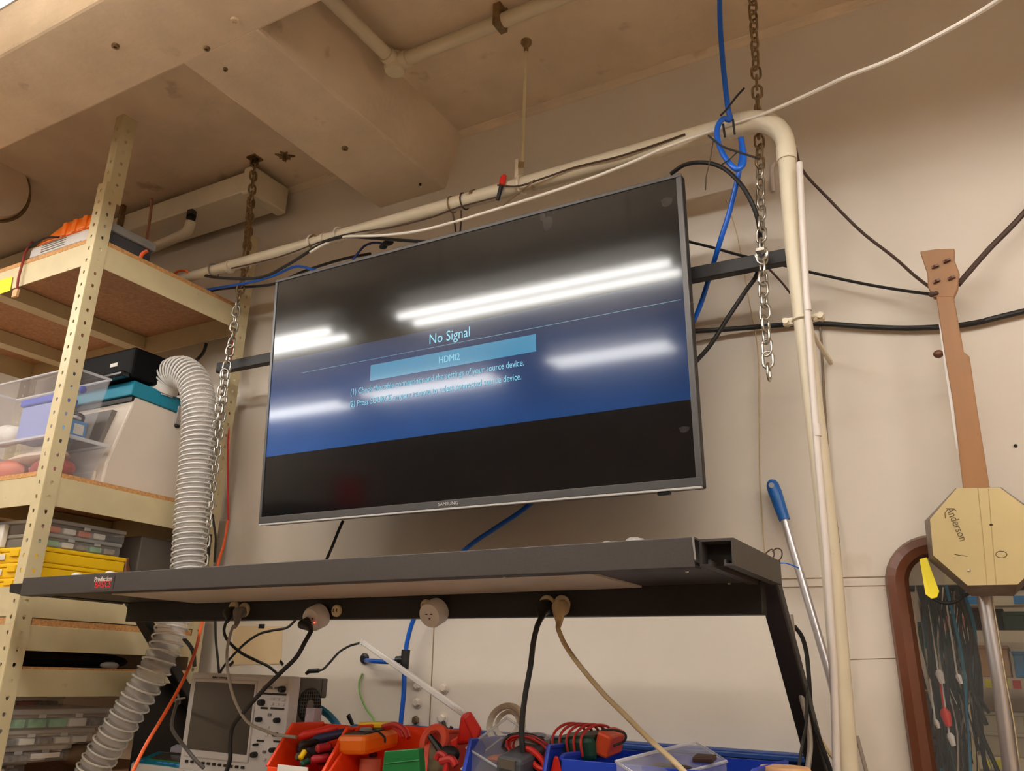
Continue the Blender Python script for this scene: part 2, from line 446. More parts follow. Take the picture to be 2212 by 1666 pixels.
# ================================================================== TELEVISION
TC = V((-1.162, 1.655, 2.227)); TX = V((1, .014, .010)).normalized(); TZ = V((-.012, -.066, .998)).normalized(); TN = TX.cross(TZ)  # TN towards room (-y)
TZ = TN.cross(TX)
def T(x, z, d=0.0): return TC+TX*x+TZ*z+TN*d
tv = thing('television', 'large flat screen television showing a No Signal message', 'television', T(0, -.36, -.03))
HW, HH = .620, .3595
def tvbox(x0, x1, z0, z1, d0, d1):
    return MB().hexa([T(x0, z0, d0), T(x0, z0, d1), T(x0, z1, d1), T(x0, z1, d0), T(x1, z0, d0), T(x1, z0, d1), T(x1, z1, d1), T(x1, z1, d0)])
build('back_shell', tvbox(-HW, HW, -HH, HH, -.028, -.004), bezelback, tv, bevel=.004)
build('rear_housing', tvbox(-.45, .45, -.30, .18, -.06, -.028), bezelback, tv, bevel=.01)
BW, BB = .0085, .022
build('bezel_top', tvbox(-HW, HW, HH-BW, HH, -.004, .003), bezel, tv, bevel=.001)
build('bezel_side', tvbox(-HW, -HW+BW, -HH+BB, HH-BW, -.004, .003), bezel, tv, bevel=.001)
build('bezel_side', tvbox(HW-BW-.004, HW, -HH+BB, HH-BW, -.004, .003), bezel, tv, bevel=.001)
bb = build('bezel_bottom', tvbox(-HW, HW, -HH+.004, -HH+BB, -.004, .003), bezel, tv, bevel=.001)
build('chrome_strip', tvbox(-HW+.002, HW-.002, -HH-.0005, -HH+.0035, -.01, .0035), logom, bb)
text('maker_lettering', 'SAMSUNG', .011, T(-.002, -.3465, .0035), TX, TZ, logom, bb, width=1.15)
build('remote_sensor', tvbox(.52, .548, -HH-.008, -HH, -.014, -.002), blackp, tv, bevel=.002)
# screen: dark glossy glass whose lit band is drawn in the panel's own coordinates
sm = bpy.data.materials.new('lit screen'); sm.use_nodes = True
nt = sm.node_tree; pb = nt.nodes['Principled BSDF']
pb.inputs['Base Color'].default_value = (.004, .004, .005, 1)
pb.inputs['Roughness'].default_value = .15
pb.inputs['Specular IOR Level'].default_value = .16
pb.inputs['Coat Weight'].default_value = .62; pb.inputs['Coat Roughness'].default_value = .075
tc = nt.nodes.new('ShaderNodeTexCoord'); sx = nt.nodes.new('ShaderNodeSeparateXYZ'); nt.links.new(tc.outputs['UV'], sx.inputs[0])
def mathn(op, a, b):
    n = nt.nodes.new('ShaderNodeMath'); n.operation = op
    for i, q in enumerate((a, b)):
        if isinstance(q, (int, float)): n.inputs[i].default_value = q
        else: nt.links.new(q, n.inputs[i])
    return n.outputs[0]
v0, v1 = (-.171+HH)/(2*HH), (.105+HH)/(2*HH)
band = mathn('MULTIPLY', mathn('GREATER_THAN', sx.outputs[1], v0), mathn('LESS_THAN', sx.outputs[1], v1))
rmp = nt.nodes.new('ShaderNodeValToRGB')
mr = nt.nodes.new('ShaderNodeMapRange'); nt.links.new(sx.outputs[1], mr.inputs['Value']); mr.inputs['From Min'].default_value = v0; mr.inputs['From Max'].default_value = v1
nt.links.new(mr.outputs[0], rmp.inputs[0])
rmp.color_ramp.elements[0].color = (.012, .075, .26, 1); rmp.color_ramp.elements[1].color = (.008, .028, .085, 1)
e = rmp.color_ramp.elements.new(.5); e.color = (.012, .055, .19, 1)
nz = nt.nodes.new('ShaderNodeTexNoise'); nz.inputs['Scale'].default_value = 4; nt.links.new(tc.outputs['UV'], nz.inputs['Vector'])
mb2 = mathn('MULTIPLY', band, mathn('ADD', .65, mathn('MULTIPLY', nz.outputs['Fac'], .6)))
mb2 = mathn('MULTIPLY', mb2, mathn('SUBTRACT', 1.15, mathn('MULTIPLY', sx.outputs[0], .62)))
nt.links.new(rmp.outputs[0], pb.inputs['Emission Color']); nt.links.new(mb2, pb.inputs['Emission Strength'])
scr = build('screen', MB().add([T(-HW+.006, -HH+.018, .0005), T(HW-.010, -HH+.018, .0005), T(HW-.010, HH-.006, .0005), T(-HW+.006, HH-.006, .0005)], [(0, 1, 2, 3)]), sm, tv)
uv = scr.data.uv_layers.new(name='panel')
for lp in scr.data.loops:
    p = scr.data.vertices[lp.vertex_index].co+V(tv['_o'])-TC
    uv.data[lp.index].uv = ((p.dot(TX)+HW)/(2*HW), (p.dot(TZ)+HH)/(2*HH))
btn = mat('lit button', S(30, 70, 100), 0.12, emit=(.04, .25, .42, 1), es=.72, var=0.0, coat=.5)
def flat(x0, x1, z0, z1, d=.0009):
    return MB().add([T(x0, z0, d), T(x1, z0, d), T(x1, z1, d), T(x0, z1, d)], [(0, 1, 2, 3)])
build('menu_button', flat(-.254, .241, -.0035, .040), btn, scr)
build('menu_line', flat(-.50, .60, .0553, .0566), mat('dim screen line', S(50, 80, 100), 0.2, emit=(.06, .16, .22, 1), es=.6, var=0.0), scr)
text('message_title', 'No Signal', .038, T(-.005, .078, .0012), TX, TZ, screentext, scr, depth=0.0001, width=.86)
text('message_source', 'HDMI2', .025, T(-.005, .018, .0014), TX, TZ, screentext, scr, depth=0.0001, width=.86)
text('message_line', '(1) Check the cable connections and the settings of your source device.', .0237, T(-.055, -.026, .0012), TX, TZ, screentext, scr, depth=0.0001, width=.765)
text('message_line', '(2) Press SOURCE on your remote to select connected source device.', .0237, T(-.06, -.0595, .0012), TX, TZ, screentext, scr, depth=0.0001, width=.765)
# smudge-like fingerprints near the top edge of the glass
smd = mat('greasy fingerprint', S(150, 140, 136), 0.6, alpha=.09, var=.5, scale=120)
for px, py, a, b in ((1183, 483, .014, .02), (1172, 468, .008, .012), (1440, 437, .014, .012), (1478, 928, .012, .007)):
    r = _ray(px, py); q = CAM+r*((TC-CAM).dot(TN)/r.dot(TN))+TN*.0012
    build('fingerprint', MB().add([q+TX*(math.cos(k*.6283)*a*(1+.25*math.sin(k*2.1)))+TZ*(math.sin(k*.6283)*b) for k in range(10)], [tuple(range(10))]), smd, scr)

# mounting bar and chains
bar = thing('mounting_bar', 'black steel bar behind the television, hung from chains', 'bar', (-1.25, 1.765, 2.385))
bl, br_ = PY(473, 797, 1.765), PY(1712, 553, 1.765)
ct = (bl+br_)/2
build('rail', MB().obox(ct, br_-bl, (0, 1, 0), (0, 0, 1), (br_-bl).length/2, .012, .0165), benchdark, bar, bevel=.002)
for x in (-1.5, -.85):
    build('mount_arm', MB().box(x-.02, x+.02, 1.738, 1.753, 2.10, 2.46), benchdark, bar)

def link_mesh(L, W, r):
    pts = []; a = L/2-W/2
    for k in range(7): t = -math.pi/2+math.pi*k/6; pts.append(V((math.cos(t)*W/2*0+math.sin(t)*W/2, 0, a+math.cos(t)*W/2)))
    for k in range(7): t = math.pi/2+math.pi*k/6; pts.append(V((math.sin(t)*W/2, 0, -a+math.cos(t)*W/2)))
    return MB().sweep(pts, r, 6, closed=True)
def chain(name, label, pts, pitch, material_fn, W=.021, r=.0031, group=None):
    """links follow a hanging line of points, each turned a quarter from the last"""
    path = smoothpath(pts, 20)
    t = thing(name, label, 'chain', path[-1], group)
    d = [0.0]
    for a, b in zip(path, path[1:]): d.append(d[-1]+(b-a).length)
    n = int(d[-1]/pitch); protos = {}
    def at(s):
        s = min(max(s, 0), d[-1])
        for i in range(1, len(d)):
            if d[i] >= s:
                u = (s-d[i-1])/max(d[i]-d[i-1], 1e-9); return path[i-1].lerp(path[i], u)
        return path[-1]
    for i in range(n):
        c = at((i+.5)*pitch); dr = (at((i+.9)*pitch)-at((i+.1)*pitch)).normalized()
        mtl = material_fn(c)
        if mtl.name not in protos:
            mb = link_mesh(pitch+2*r+.0035, W, r); me = bpy.data.meshes.new('chain_link')
            me.from_pydata([tuple(p) for p in mb.v], [], mb.f); me.materials.append(mtl)
            for p in me.polygons: p.use_smooth = True
            protos[mtl.name] = me
        o = bpy.data.objects.new('chain_link', protos[mtl.name]); COL.objects.link(o); o.parent = t
        o.rotation_mode = 'QUATERNION'
        q = V((0, 0, 1)).rotation_difference(dr)
        from mathutils import Quaternion
        o.rotation_quaternion = q @ Quaternion((0, 0, 1), (math.radians(32) if i % 2 else math.radians(122))+random.uniform(-.15, .15))
        o.location = c-path[-1]
    return t
CY = 1.735
rc = lambda c: rusty if c.z > 2.62 else steel  # upper links: rust plus the shade near the slab put into their colour
top = PY(1624, -30, CY); top.z = CZ
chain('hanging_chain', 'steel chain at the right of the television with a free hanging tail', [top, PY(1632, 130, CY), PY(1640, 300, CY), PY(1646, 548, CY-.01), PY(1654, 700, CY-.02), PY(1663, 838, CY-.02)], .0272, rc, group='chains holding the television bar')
topl = PY(550, 345, CY); topl.z = CZ-.005
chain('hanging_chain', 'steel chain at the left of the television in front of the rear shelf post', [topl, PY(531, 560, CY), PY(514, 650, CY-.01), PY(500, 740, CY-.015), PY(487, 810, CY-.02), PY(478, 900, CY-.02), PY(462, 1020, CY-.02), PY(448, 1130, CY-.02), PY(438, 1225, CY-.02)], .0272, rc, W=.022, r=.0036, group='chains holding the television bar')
chain('hanging_chain', 'loose second strand of chain hanging beside the left chain below the bar', [PY(486, 800, CY-.05), PY(470, 900, CY-.05), PY(457, 1010, CY-.05), PY(447, 1120, CY-.05), PY(437, 1180, CY-.05)], .0272, lambda c: steel, group='chains holding the television bar')
sh = thing('shackle', 'bright steel quick link joining the right chain to the bar', 'shackle', PY(1645, 556, 1.72))
build('ring', MB().sweep([PY(1645, 548, 1.72)+V((math.cos(k*.5236)*.012, 0, math.sin(k*.5236)*.014)) for k in range(12)], .004, 8, closed=True), steel, sh, smooth=True)
build('nut', MB().cyl(PY(1640, 541, 1.715)-V((.006, 0, 0)), PY(1640, 541, 1.715)+V((.012, 0, 0)), .007, n=6), steel, sh)
hk = thing('ceiling_hook', 'dark iron hook in the slab holding the left chain', 'hook', topl)
build('plate', MB().box(topl.x-.02, topl.x+.02, topl.y-.02, topl.y+.02, CZ-.006, CZ), rusty, hk)
build('hook', MB().sweep([topl+V((math.cos(k*.45)*.014, 0, -.012+math.sin(k*.45)*.016)) for k in range(12)], .004, 6), blackp, hk)
# steel strap that the left chain lies against up at the slab
hk2 = build('strap', MB().hexa([PY(540, 350, 1.76), PY(545, 350, 1.765), PY(528, 570, 1.765), PY(523, 570, 1.76), PY(552, 350, 1.76), PY(554, 350, 1.765), PY(537, 570, 1.765), PY(536, 570, 1.76)]), rusty)
tag(hk2, 'thin weathered steel strap hanging behind the left chain near the ceiling', 'strap')

# ================================================================== PIPES ON AND NEAR THE WALL
PYY = 1.673
pp = thing('water_pipe', 'thick cream painted pipe running above the television and turning down the wall', 'pipe', (-1.2, PYY, 2.70))
pz = 2.700; pxr = -0.318; R0 = .0235
el = [V((pxr-.10, PYY, pz))]
for k in range(9):
    a = math.pi/2*k/8
    el.append(V((pxr-.085+math.sin(a)*.085, PYY, pz-.085+math.cos(a)*.085)))
el.append(V((pxr, PYY, pz-.10)))
build('horizontal_run', MB().sweep([(-3.6, PYY, pz+.022), (-2.1, PYY, pz+.012), (-1.45, PYY, pz+.006), (-.80, PYY, pz+.002), (pxr-.09, PYY, pz)], [.0155, .0165, .0185, .0225, .0235], 20), pipem, pp, smooth=True)
build('elbow', MB().sweep(el, [R0*1.12+(.0195-R0*1.12)*k/(len(el)-1) for k in range(len(el))], 20), pipem, pp, smooth=True)
build('elbow_collar', MB().cyl((pxr-.125, PYY, pz), (pxr-.09, PYY, pz), R0*1.16, n=20), pipem, pp, smooth=True)
build('elbow_collar', MB().cyl((pxr, PYY, pz-.09), (pxr, PYY, pz-.125), .0215, n=20), pipem, pp, smooth=True)
build('down_pipe', MB().sweep([(pxr, PYY, pz-.09), (-.319, PYY, 2.38), (-.303, PYY, 1.93), (-.298, PYY, 1.7), (-.300, PYY, 1.4), (-.303, PYY, 0)], .0185, 20), pipem, pp, smooth=True)
for x in (-2.06, -1.66, -1.13):
    build('pipe_band', MB().cyl((x-.006, PYY, pz+.008), (x+.006, PYY, pz+.008), .0205, n=20), rusty if x > -1.4 else pipem, pp, smooth=True)
rd = thing('hanger_rod', 'thin painted threaded rod hanging from the slab down to the pipe', 'rod', PY(1128, 372, PYY))
rt_ = PY(1137, 92, PYY); rt_.z = CZ; rbm = PY(1128, 355, PYY)
build('rod', MB().cyl(rt_, rbm, .0042, n=8), cream, rd, smooth=True)
build('ceiling_flange', MB().lathe([(.015, 0), (.015, -.008), (.007, -.02), (.006, -.035)], rt_, n=14), rusty, rd, smooth=True)
build('clevis', MB().box(rbm.x-.015, rbm.x-.003, PYY-.014, PYY+.014, rbm.z-.045, rbm.z+.012), pipem, rd, bevel=.002)
build('clevis_nut', MB().cyl((rbm.x, PYY-.02, rbm.z-.012), (rbm.x+.012, PYY-.012, rbm.z-.012), .009, n=6), rusty, rd)
build('saddle', MB().sweep([V((rbm.x, PYY+math.cos(a)*.024, pz+.003+math.sin(a)*.024)) for a in [k*math.pi/6 for k in range(12)]], .004, 6, closed=True), pipem, rd)

cn = thing('conduit', 'slim white conduit running down beside the thick pipe', 'conduit', (-.315, 1.70, 0))
CNY = 1.644
build('tube', MB().sweep([PY(1727, 352, CNY), PY(1733, 480, CNY), PY(1745, 690, CNY), PY(1766, 973, CNY), PY(1786, 1200, CNY), PY(1801, 1450, CNY), PY(1807, 1660, CNY), V((-.316, CNY, 0.02))], .0068, 12), condm, cn, smooth=True)
for px, py in ((1744, 660), (1765, 930)):
    q = PY(px, py, CNY); build('coupling', MB().cyl(q-V((0, 0, .012)), q+V((0, 0, .012)), .0078, n=12), condm, cn, smooth=True)
# clamp with standoff
cl = thing('pipe_clamp', 'painted two bolt clamp holding the down pipe off the wall', 'clamp', PY(1728, 690, PYY))
q = PY(1728, 692, PYY); q.x = -.311
build('band', MB().sweep([q+V((math.cos(a)*.0205, math.sin(a)*.0205, 0)) for a in [k*math.pi/8 for k in range(16)]], .004, 6, closed=True), pipem, cl, smooth=True)
for s in (-1, 1):
    build('bolt', MB().cyl(q+V((s*.034, -.012, 0)), q+V((s*.034, .012, 0)), .0065, n=8), pipem, cl)
    build('lug', MB().box(q.x+s*.030-.010, q.x+s*.030+.010, q.y-.005, q.y+.005, q.z-.007, q.z+.007), pipem, cl)
build('standoff', MB().cyl(q+V((0, .026, 0)), V((q.x, WY, q.z)), .006, n=8), pipem, cl)
# short cut off white tube near the elbow
st = build('tube_stub', MB().sweep([PY(1673, 352, 1.945), PY(1668, 362, 1.944), PY(1668, 378, 1.944), PY(1670, 414, 1.944)], .0055, 8), condm, smooth=True)
tag(st, 'short hooked white tube end hanging left of the pipe elbow', 'tube')

# pipes under the slab
cp = thing('ceiling_pipe', 'cream pipe under the slab with an elbow box beside the concrete beam', 'pipe', (-1.32, 1.5, 3.1))
cpz = 3.115
a_ = PZ(700, 5, cpz); b_ = PZ(850, 138, cpz); c_ = PZ(1230, -20, cpz)
b_.x = -1.325; a_.x = -1.325; a_.y = .9; c_.y = b_.y; c_.x = 0.6
build('pipe_run', MB().cyl(a_, b_, .019, n=16), pipem, cp, smooth=True)
build('pipe_run', MB().cyl(b_, c_, .019, n=16), pipem, cp, smooth=True)
build('elbow_fitting', MB().lathe([(.012, -.03), (.027, -.03), (.031, -.02), (.031, .018), (.02, .03)], b_, n=18), pipem, cp, smooth=True)
build('collar', MB().cyl(b_+V((.02, 0, 0)), b_+V((.045, 0, 0)), .024, n=16), pipem, cp, smooth=True)
build('collar', MB().cyl(b_-V((0, .02, 0)), b_-V((0, .045, 0)), .024, n=16), pipem, cp, smooth=True)
hx = PZ(1075, 40, cpz)
build('hanger_strap', MB().box(hx.x-.01, hx.x+.01, b_.y-.022, b_.y+.022, cpz-.021, CZ), rusty, cp)
build('hanger_bolt', MB().cyl((hx.x-.02, b_.y, cpz+.03), (hx.x+.02, b_.y, cpz+.03), .006, n=8), rusty, cp)

# anchors left in the concrete
def anchor(px, py, r, label, material=ceilm, z=BZ, h=.006):
    q = PZ(px, py, z)
    mbb = MB().lathe([(r, 0), (r*.95, -h), (r*.45, -h), (r*.45, -h*.3), (r*.2, -h*.3)], q, n=12)
    tag(build('concrete_anchor', mbb, material, smooth=False), label, 'anchor', 'old anchors in the concrete')
anchor(250, 98, .010, 'old anchor stub in the long beam near the bright top left corner', rusty)
anchor(508, 44, .012, 'painted over anchor ring in the long beam above the crossing', ceilm)
anchor(447, 103, .008, 'small brown anchor at the joint where the two beams meet', rusty)
anchor(745, 319, .010, 'rusty anchor hole in the middle of the cross beam underside', rusty)
anchor(908, 397, .004, 'tiny dark anchor near the wall end of the cross beam', blackp)
anchor(487, 148, .006, 'hook shaped anchor on the left half of the cross beam', rusty)
# torn bracket on slab
q = PZ(615, 336, CZ)
sp = MB()
pts = []
for k in range(14):
    a = 2*math.pi*k/14; rr = .030*(1 if k % 2 else .5)*(1+.25*math.sin(k*1.7)); pts.append(q+V((math.cos(a)*rr, math.sin(a)*rr, 0)))
sp.prism(pts, (0, 0, -.006)); sp.cyl(q, q-V((0, 0, .02)), .006, n=8)
tag(build('torn_bracket', sp, rusty), 'ragged rusty bracket remnant on the slab left of the cross beam', 'bracket')
# cornice duct and its pipe at the far left
dt = thing('cable_duct', 'square cream duct under the slab above the shelving', 'duct', (-2.9, 1.80, 3.05))
build('trunk', MB().box(-4.4, -2.13, 1.745, 1.90, 3.045, 3.125), pipem, dt, bevel=.004)
build('end_plate', MB().box(-2.14, -2.095, 1.735, 1.91, 3.030, 3.135), pipem, dt, bevel=.008)
build('hanger', MB().box(-2.80, -2.785, 1.725, 1.742, 2.93, CZ), rusty, dt)
ep = thing('drain_pipe', 'cream pipe with a dark threaded elbow hanging under the square duct', 'pipe', PY(400, 500, 1.80))
ee = [PY(300, 548, 1.72), PY(350, 527, 1.72), PY(388, 510, 1.72), PY(404, 500, 1.72), PY(410, 488, 1.72), PY(412, 480, 1.72)]
build('pipe', MB().sweep(smoothpath(ee, 5), .018, 12), pipem, ep, smooth=True)
build('threaded_nipple', MB().sweep([PY(411, 484, 1.72), PY(414, 462, 1.725)], .013, 10), blackp, ep, smooth=True)
build('nut', MB().sweep([PY(413, 470, 1.72), PY(414, 460, 1.73)], .018, 6), blackp, ep)
# large round duct at the left edge
tk = thing('round_duct', 'end of a large round cream duct under the slab at the left edge', 'duct', (-3.3, 1.5, 2.75))
dc = PY(-12, 392, 1.33); DR = .135
build('shell', MB().sweep([(-4.6, dc.y, dc.z), (dc.x-.03, dc.y, dc.z), (dc.x, dc.y, dc.z)], [DR, DR, DR-.012], 40), ceilm, tk, smooth=True)
build('end_rim', MB().sweep([V((dc.x-.02, dc.y+math.cos(a)*(DR+.002), dc.z+math.sin(a)*(DR+.002))) for a in [k*math.pi/20 for k in range(40)]], .006, 6, closed=True), rusty, tk, smooth=True)

# ================================================================== CABLES AROUND THE TELEVISION
PF = PYY-.026
cable('cable', [PY(424, 590, 1.70), PY(470, 600, PF), PY(560, 600, PF), PY(620, 573, PF), PY(690, 530, PF), PY(740, 512, PF), PY(800, 514, 1.69), PY(870, 519, 1.71), PY(930, 523, 1.72)], .0048, blackr, 'black cable looping down under the pipe at its left end and on to the television', group='cables along the pipe')
cable('cable', [PY(440, 627, 1.72), PY(470, 622, 1.72), PY(540, 610, 1.72), PY(590, 596, 1.72), PY(640, 576, 1.72), PY(685, 585, 1.74)], .0042, bluer, 'blue cable running under the pipe beside the top left television corner', group='cables along the pipe')
cable('cable', [PY(440, 633, 1.74), PY(480, 624, 1.74), PY(560, 618, 1.74), PY(600, 611, 1.75), PY(660, 585, 1.75), PY(740, 560, 1.75), PY(800, 548, 1.75)], .0045, blackr, 'black cable lying just above the top left television corner', group='cables along the pipe')
cable('cable', [PY(762, 562, 1.73), PY(775, 545, 1.73), PY(790, 530, 1.73), PY(812, 524, 1.73), PY(830, 528, 1.73)], .0035, mat('dark blue cable', S(30, 50, 120), .5), 'short dark blue cable arching behind the upper television edge', group='cables along the pipe')
tag(build('cable_plug', MB().blob(PY(838, 525, 1.73), .02, .012, .008).blob(PY(828, 533, 1.735), .014, .01, .008), blackp, smooth=True), 'lump of black connectors above the television edge', 'plug')
cable('cable', [PY(670, 545, PF), PY(700, 528, PF), PY(742, 512, PF), PY(820, 509, PF), PY(900, 500, PF), PY(980, 480, PF), PY(1060, 456, PF-.01), PY(1150, 428, PF-.01), PY(1250, 395, PF-.01), PY(1350, 357, PF-.01), PY(1440, 318, PF-.005), PY(1540, 282, PF), PY(1600, 262, PF), PY(1650, 246, PF), PY(1750, 202, 1.60), PY(1830, 165, 1.54), PY(1920, 130, 1.48), PY(2020, 80, 1.42), PY(2110, 30, 1.36), PY(2170, -8, 1.3), PY(2170, -8, 1.3)*3-PY(2110, 30, 1.36)*2, PY(2170, -8, 1.3)*5-PY(2110, 30, 1.36)*4, V((.62, 1.0, 2.968))], .0040, whiter, 'long white cable from the pipe up across the right of the wall', n=8)
cable('cable', [PY(500, 580, PF), PY(600, 556, PF), PY(700, 520, PF), PY(760, 504, PF), PY(850, 490, PF), PY(930, 470, PF), PY(990, 448, PF), PY(1080, 424, PF)], .0022, brownr, 'thin brown wire strung along the underside of the pipe', group='cables along the pipe')
cable('cable', [PY(1075, 400, PF), PY(1120, 402, PF), PY(1180, 383, PF), PY(1240, 362, PF), PY(1330, 340, PF), PY(1400, 318, PF), PY(1480, 290, PF)], .0024, brownr, 'thin brown wire lying on the pipe right of the hanger rod', group='cables along the pipe')
cable('cable', [PY(1078, 452, PF-.005), PY(1110, 425, PF-.005), PY(1140, 402, PF-.005), PY(1155, 388, PF-.005)], .0018, rusty, 'short bit of wire twisted round the pipe beside the red tip', group='cables along the pipe')
# ties, hooks and the red tip
def tie(px, py, label, material=whitep, d=.0):
    q = PY(px, py, PYY); q.z = pz+.011 if px < 800 else pz+.004
    tag(build('cable_tie', MB().sweep([q+V((0, math.cos(a)*.0225, math.sin(a)*.0225)) for a in [k*math.pi/8 for k in range(16)]], .0022, 6, closed=True), material, smooth=True), label, 'cable tie', 'ties round the pipe')
tie(463, 580, 'grey tie round the left end of the pipe', greyp)
tie(675, 525, 'white tie round the pipe above the looping black cable')
tie(732, 505, 'white tie round the pipe where the bundle of cables meets')
tie(976, 445, 'rusty wire tie round the pipe above the screen', rusty)
tie(1003, 438, 'brown wire tie next to the rusty one above the screen', brownr)
hkx = build('hook', MB().sweep(smoothpath([PY(672, 540, 1.66), PY(668, 520, 1.66), PY(676, 508, 1.66), PY(684, 512, 1.66)]), .003, 6), rusty, smooth=True)
tag(hkx, 'small rusty hook over the pipe near its left end', 'hook')
for (a, b, c, d, lb) in ((978, 462, 984, 500, 'left brown wire end dangling below the pipe'), (996, 455, 994, 502, 'right brown wire end dangling below the pipe')):
    cable('wire_end', [PY(a, b, PF), PY((a+c)/2+1, (b+d)/2, PF), PY(c, d, PF+.03)], .0024, brownr, lb, 'wire', 'wire ends below the pipe')
rp = thing('probe_clip', 'red tipped black clip standing on the pipe left of the hanger rod', 'clip', PY(1083, 405, PF))
build('tip', MB().sweep([PY(1084, 400, PF), PY(1087, 385, PF), PY(1090, 378, PF)], [.0075, .0085, .005], 10), redm, rp, smooth=True)
build('body', MB().sweep([PY(1075, 432, PF), PY(1083, 402, PF)], [.005, .006], 8), blackp, rp, smooth=True)

# blue air hose: drop, loop tied to the pipe, run behind the television and down to the bench
cable('air_hose', [V((PY(1554, -30, 1.62).x, 1.62, CZ)), PY(1554, -30, 1.62), PY(1556, 60, 1.62), PY(1563, 150, 1.62), PY(1572, 230, 1.625), PY(1577, 258, 1.63), PY(1562, 257, 1.62), PY(1550, 275, 1.615), PY(1551, 305, 1.615), PY(1565, 338, 1.615), PY(1588, 364, 1.615), PY(1604, 358, 1.62), PY(1607, 335, 1.63), PY(1601, 300, 1.645)], .0062, bluer, 'blue air hose dropping from the ceiling with a loop tied at the pipe', 'hose', n=10)
cable('air_hose', [PY(1600, 296, 1.705), PY(1603, 330, 1.70), PY(1596, 372, 1.70), PY(1578, 450, 1.72), PY(1553, 530, 1.74), PY(1532, 600, 1.80), PY(1500, 690, 1.85), PY(1440, 790, 1.88), PY(1300, 960, 1.88), PY(1140, 1093, 1.87), PY(1075, 1138, 1.86), PY(1010, 1183, 1.85), PY(930, 1260, 1.87), PY(893, 1340, 1.895), PY(880, 1385, 1.90), PY(876, 1412, 1.90)], .0062, bluer, 'blue air hose passing behind the television and down to the tee above the bench', 'hose', n=10)
cable('air_hose', [PY(874, 1440, 1.90), PY(872, 1500, 1.90), PY(866, 1560, 1.90), PY(860, 1640, 1.90)], .0062, bluer, 'lowest piece of blue air hose going down from the tee behind the bins', 'hose', n=10)
cable('air_hose', [PY(862, 1427, 1.895), PY(840, 1430, 1.89), PY(815, 1429, 1.892), PY(800, 1428, 1.90), PY(788, 1427, 1.96)], .0062, bluer, 'short blue air hose stub going left from the tee into the wall', 'hose', n=10)
te = thing('hose_tee', 'black push fit tee joining the blue air hoses above the bench', 'fitting', PY(874, 1425, 1.90))
build('run', MB().sweep([PY(877, 1404, 1.90), PY(873, 1446, 1.90)], .0115, 12), blackp, te, smooth=True)
build('branch', MB().sweep([PY(875, 1425, 1.90), PY(856, 1426, 1.895)], .0095, 12), blackp, te, smooth=True)
tag(build('wall_grommet', MB().lathe([(.014, 0), (.014, -.006), (.008, -.008)], PY(789, 1423, WY), axis=(0, 1, 0), n=14), blackp), 'dark grommet in the wall where the blue hose stub enters', 'grommet')
# black ties round the loop
for pts, lb in (([PY(1556, 250, 1.60), PY(1570, 236, 1.60), PY(1590, 210, 1.59), PY(1608, 190, 1.58)], 'black tie end pointing up right above the blue hose loop'),
                ([PY(1530, 293, 1.60), PY(1560, 316, 1.60), PY(1600, 330, 1.60), PY(1640, 343, 1.60)], 'black tie crossing the blue hose loop below the pipe'),
                ([PY(1562, 268, 1.625), PY(1566, 296, 1.625)], 'left short black tie over the pipe at the hose loop'),
                ([PY(1583, 258, 1.625), PY(1587, 290, 1.625)], 'right short black tie over the pipe at the hose loop'),
                ([PY(1541, 305, 1.61), PY(1533, 350, 1.61), PY(1526, 380, 1.61), PY(1524, 410, 1.61)], 'long thin brown tie end hanging left of the blue hose loop'),
                ([PY(1595, 326, 1.605), PY(1575, 345, 1.605), PY(1557, 357, 1.605)], 'thin black tie end under the blue hose loop')):
    cable('cable_tie', pts, .0024 if 'thin' not in lb else .0014, blackr if 'brown' not in lb else brownr, lb, 'cable tie', 'ties at the hose loop')

# cables right of the television
cable('cable', [PY(1450, 375, 1.74), PY(1480, 356, 1.72), PY(1520, 351, 1.70), PY(1560, 362, 1.70), PY(1595, 392, 1.70), PY(1620, 430, 1.71), PY(1637, 475, 1.73), PY(1643, 530, 1.765), PY(1636, 590, 1.79), PY(1610, 630, 1.80), PY(1570, 690, 1.80), PY(1535, 745, 1.80), PY(1500, 785, 1.80)], .0052, blackr, 'thick black cable arching from the television top right corner down behind the bar', n=9)
cable('cable', [PY(1480, 520, 1.84), PY(1540, 535, 1.85), PY(1605, 553, 1.87), PY(1690, 573, 1.90), PY(1750, 588, 1.91), PY(1850, 610, 1.91), PY(1940, 626, 1.90), PY(2012, 636, 1.86)], .0036, blackr, 'thin black cord from behind the television to the banjo head')
cable('cable', [PY(1490, 716, 1.90), PY(1560, 712, 1.92), PY(1640, 706, 1.93), PY(1720, 700, 1.935), PY(1790, 700, 1.935), PY(1870, 706, 1.935), PY(1960, 709, 1.935), PY(2050, 705, 1.935), PY(2120, 695, 1.935), PY(2230, 668, 1.935), V((.8, 1.935, 2.32)), V((1.8, 1.935, 2.30)), V((3.19, 1.935, 2.36))], .0062, blackr, 'thick black cable crossing the wall behind the pipe and the banjo neck', n=9)
cable('cable', [PY(1706, 290, 1.75), PY(1718, 322, 1.78), PY(1735, 370, 1.86), PY(1790, 430, 1.88), PY(1860, 500, 1.885), PY(1930, 555, 1.88), PY(1975, 595, 1.87), PY(2010, 622, 1.86)], .0036, brownr, 'brown cord slanting from the pipe elbow down to the banjo head')
cable('cable', [PY(1655, 575, 1.85), PY(1690, 612, 1.90), PY(1715, 645, 1.93)], .0026, brownr, 'short brown wire slanting below the right end of the black bar')
cable('strap', [PY(2070, 615, 1.855), PY(2100, 580, 1.87), PY(2140, 535, 1.885), PY(2180, 495, 1.89), PY(2230, 440, 1.89), V((.32, 1.92, 2.68)), V((.42, 1.947, 2.80))], .006, brownr, 'dark brown strap going up right from the banjo head', 'strap')
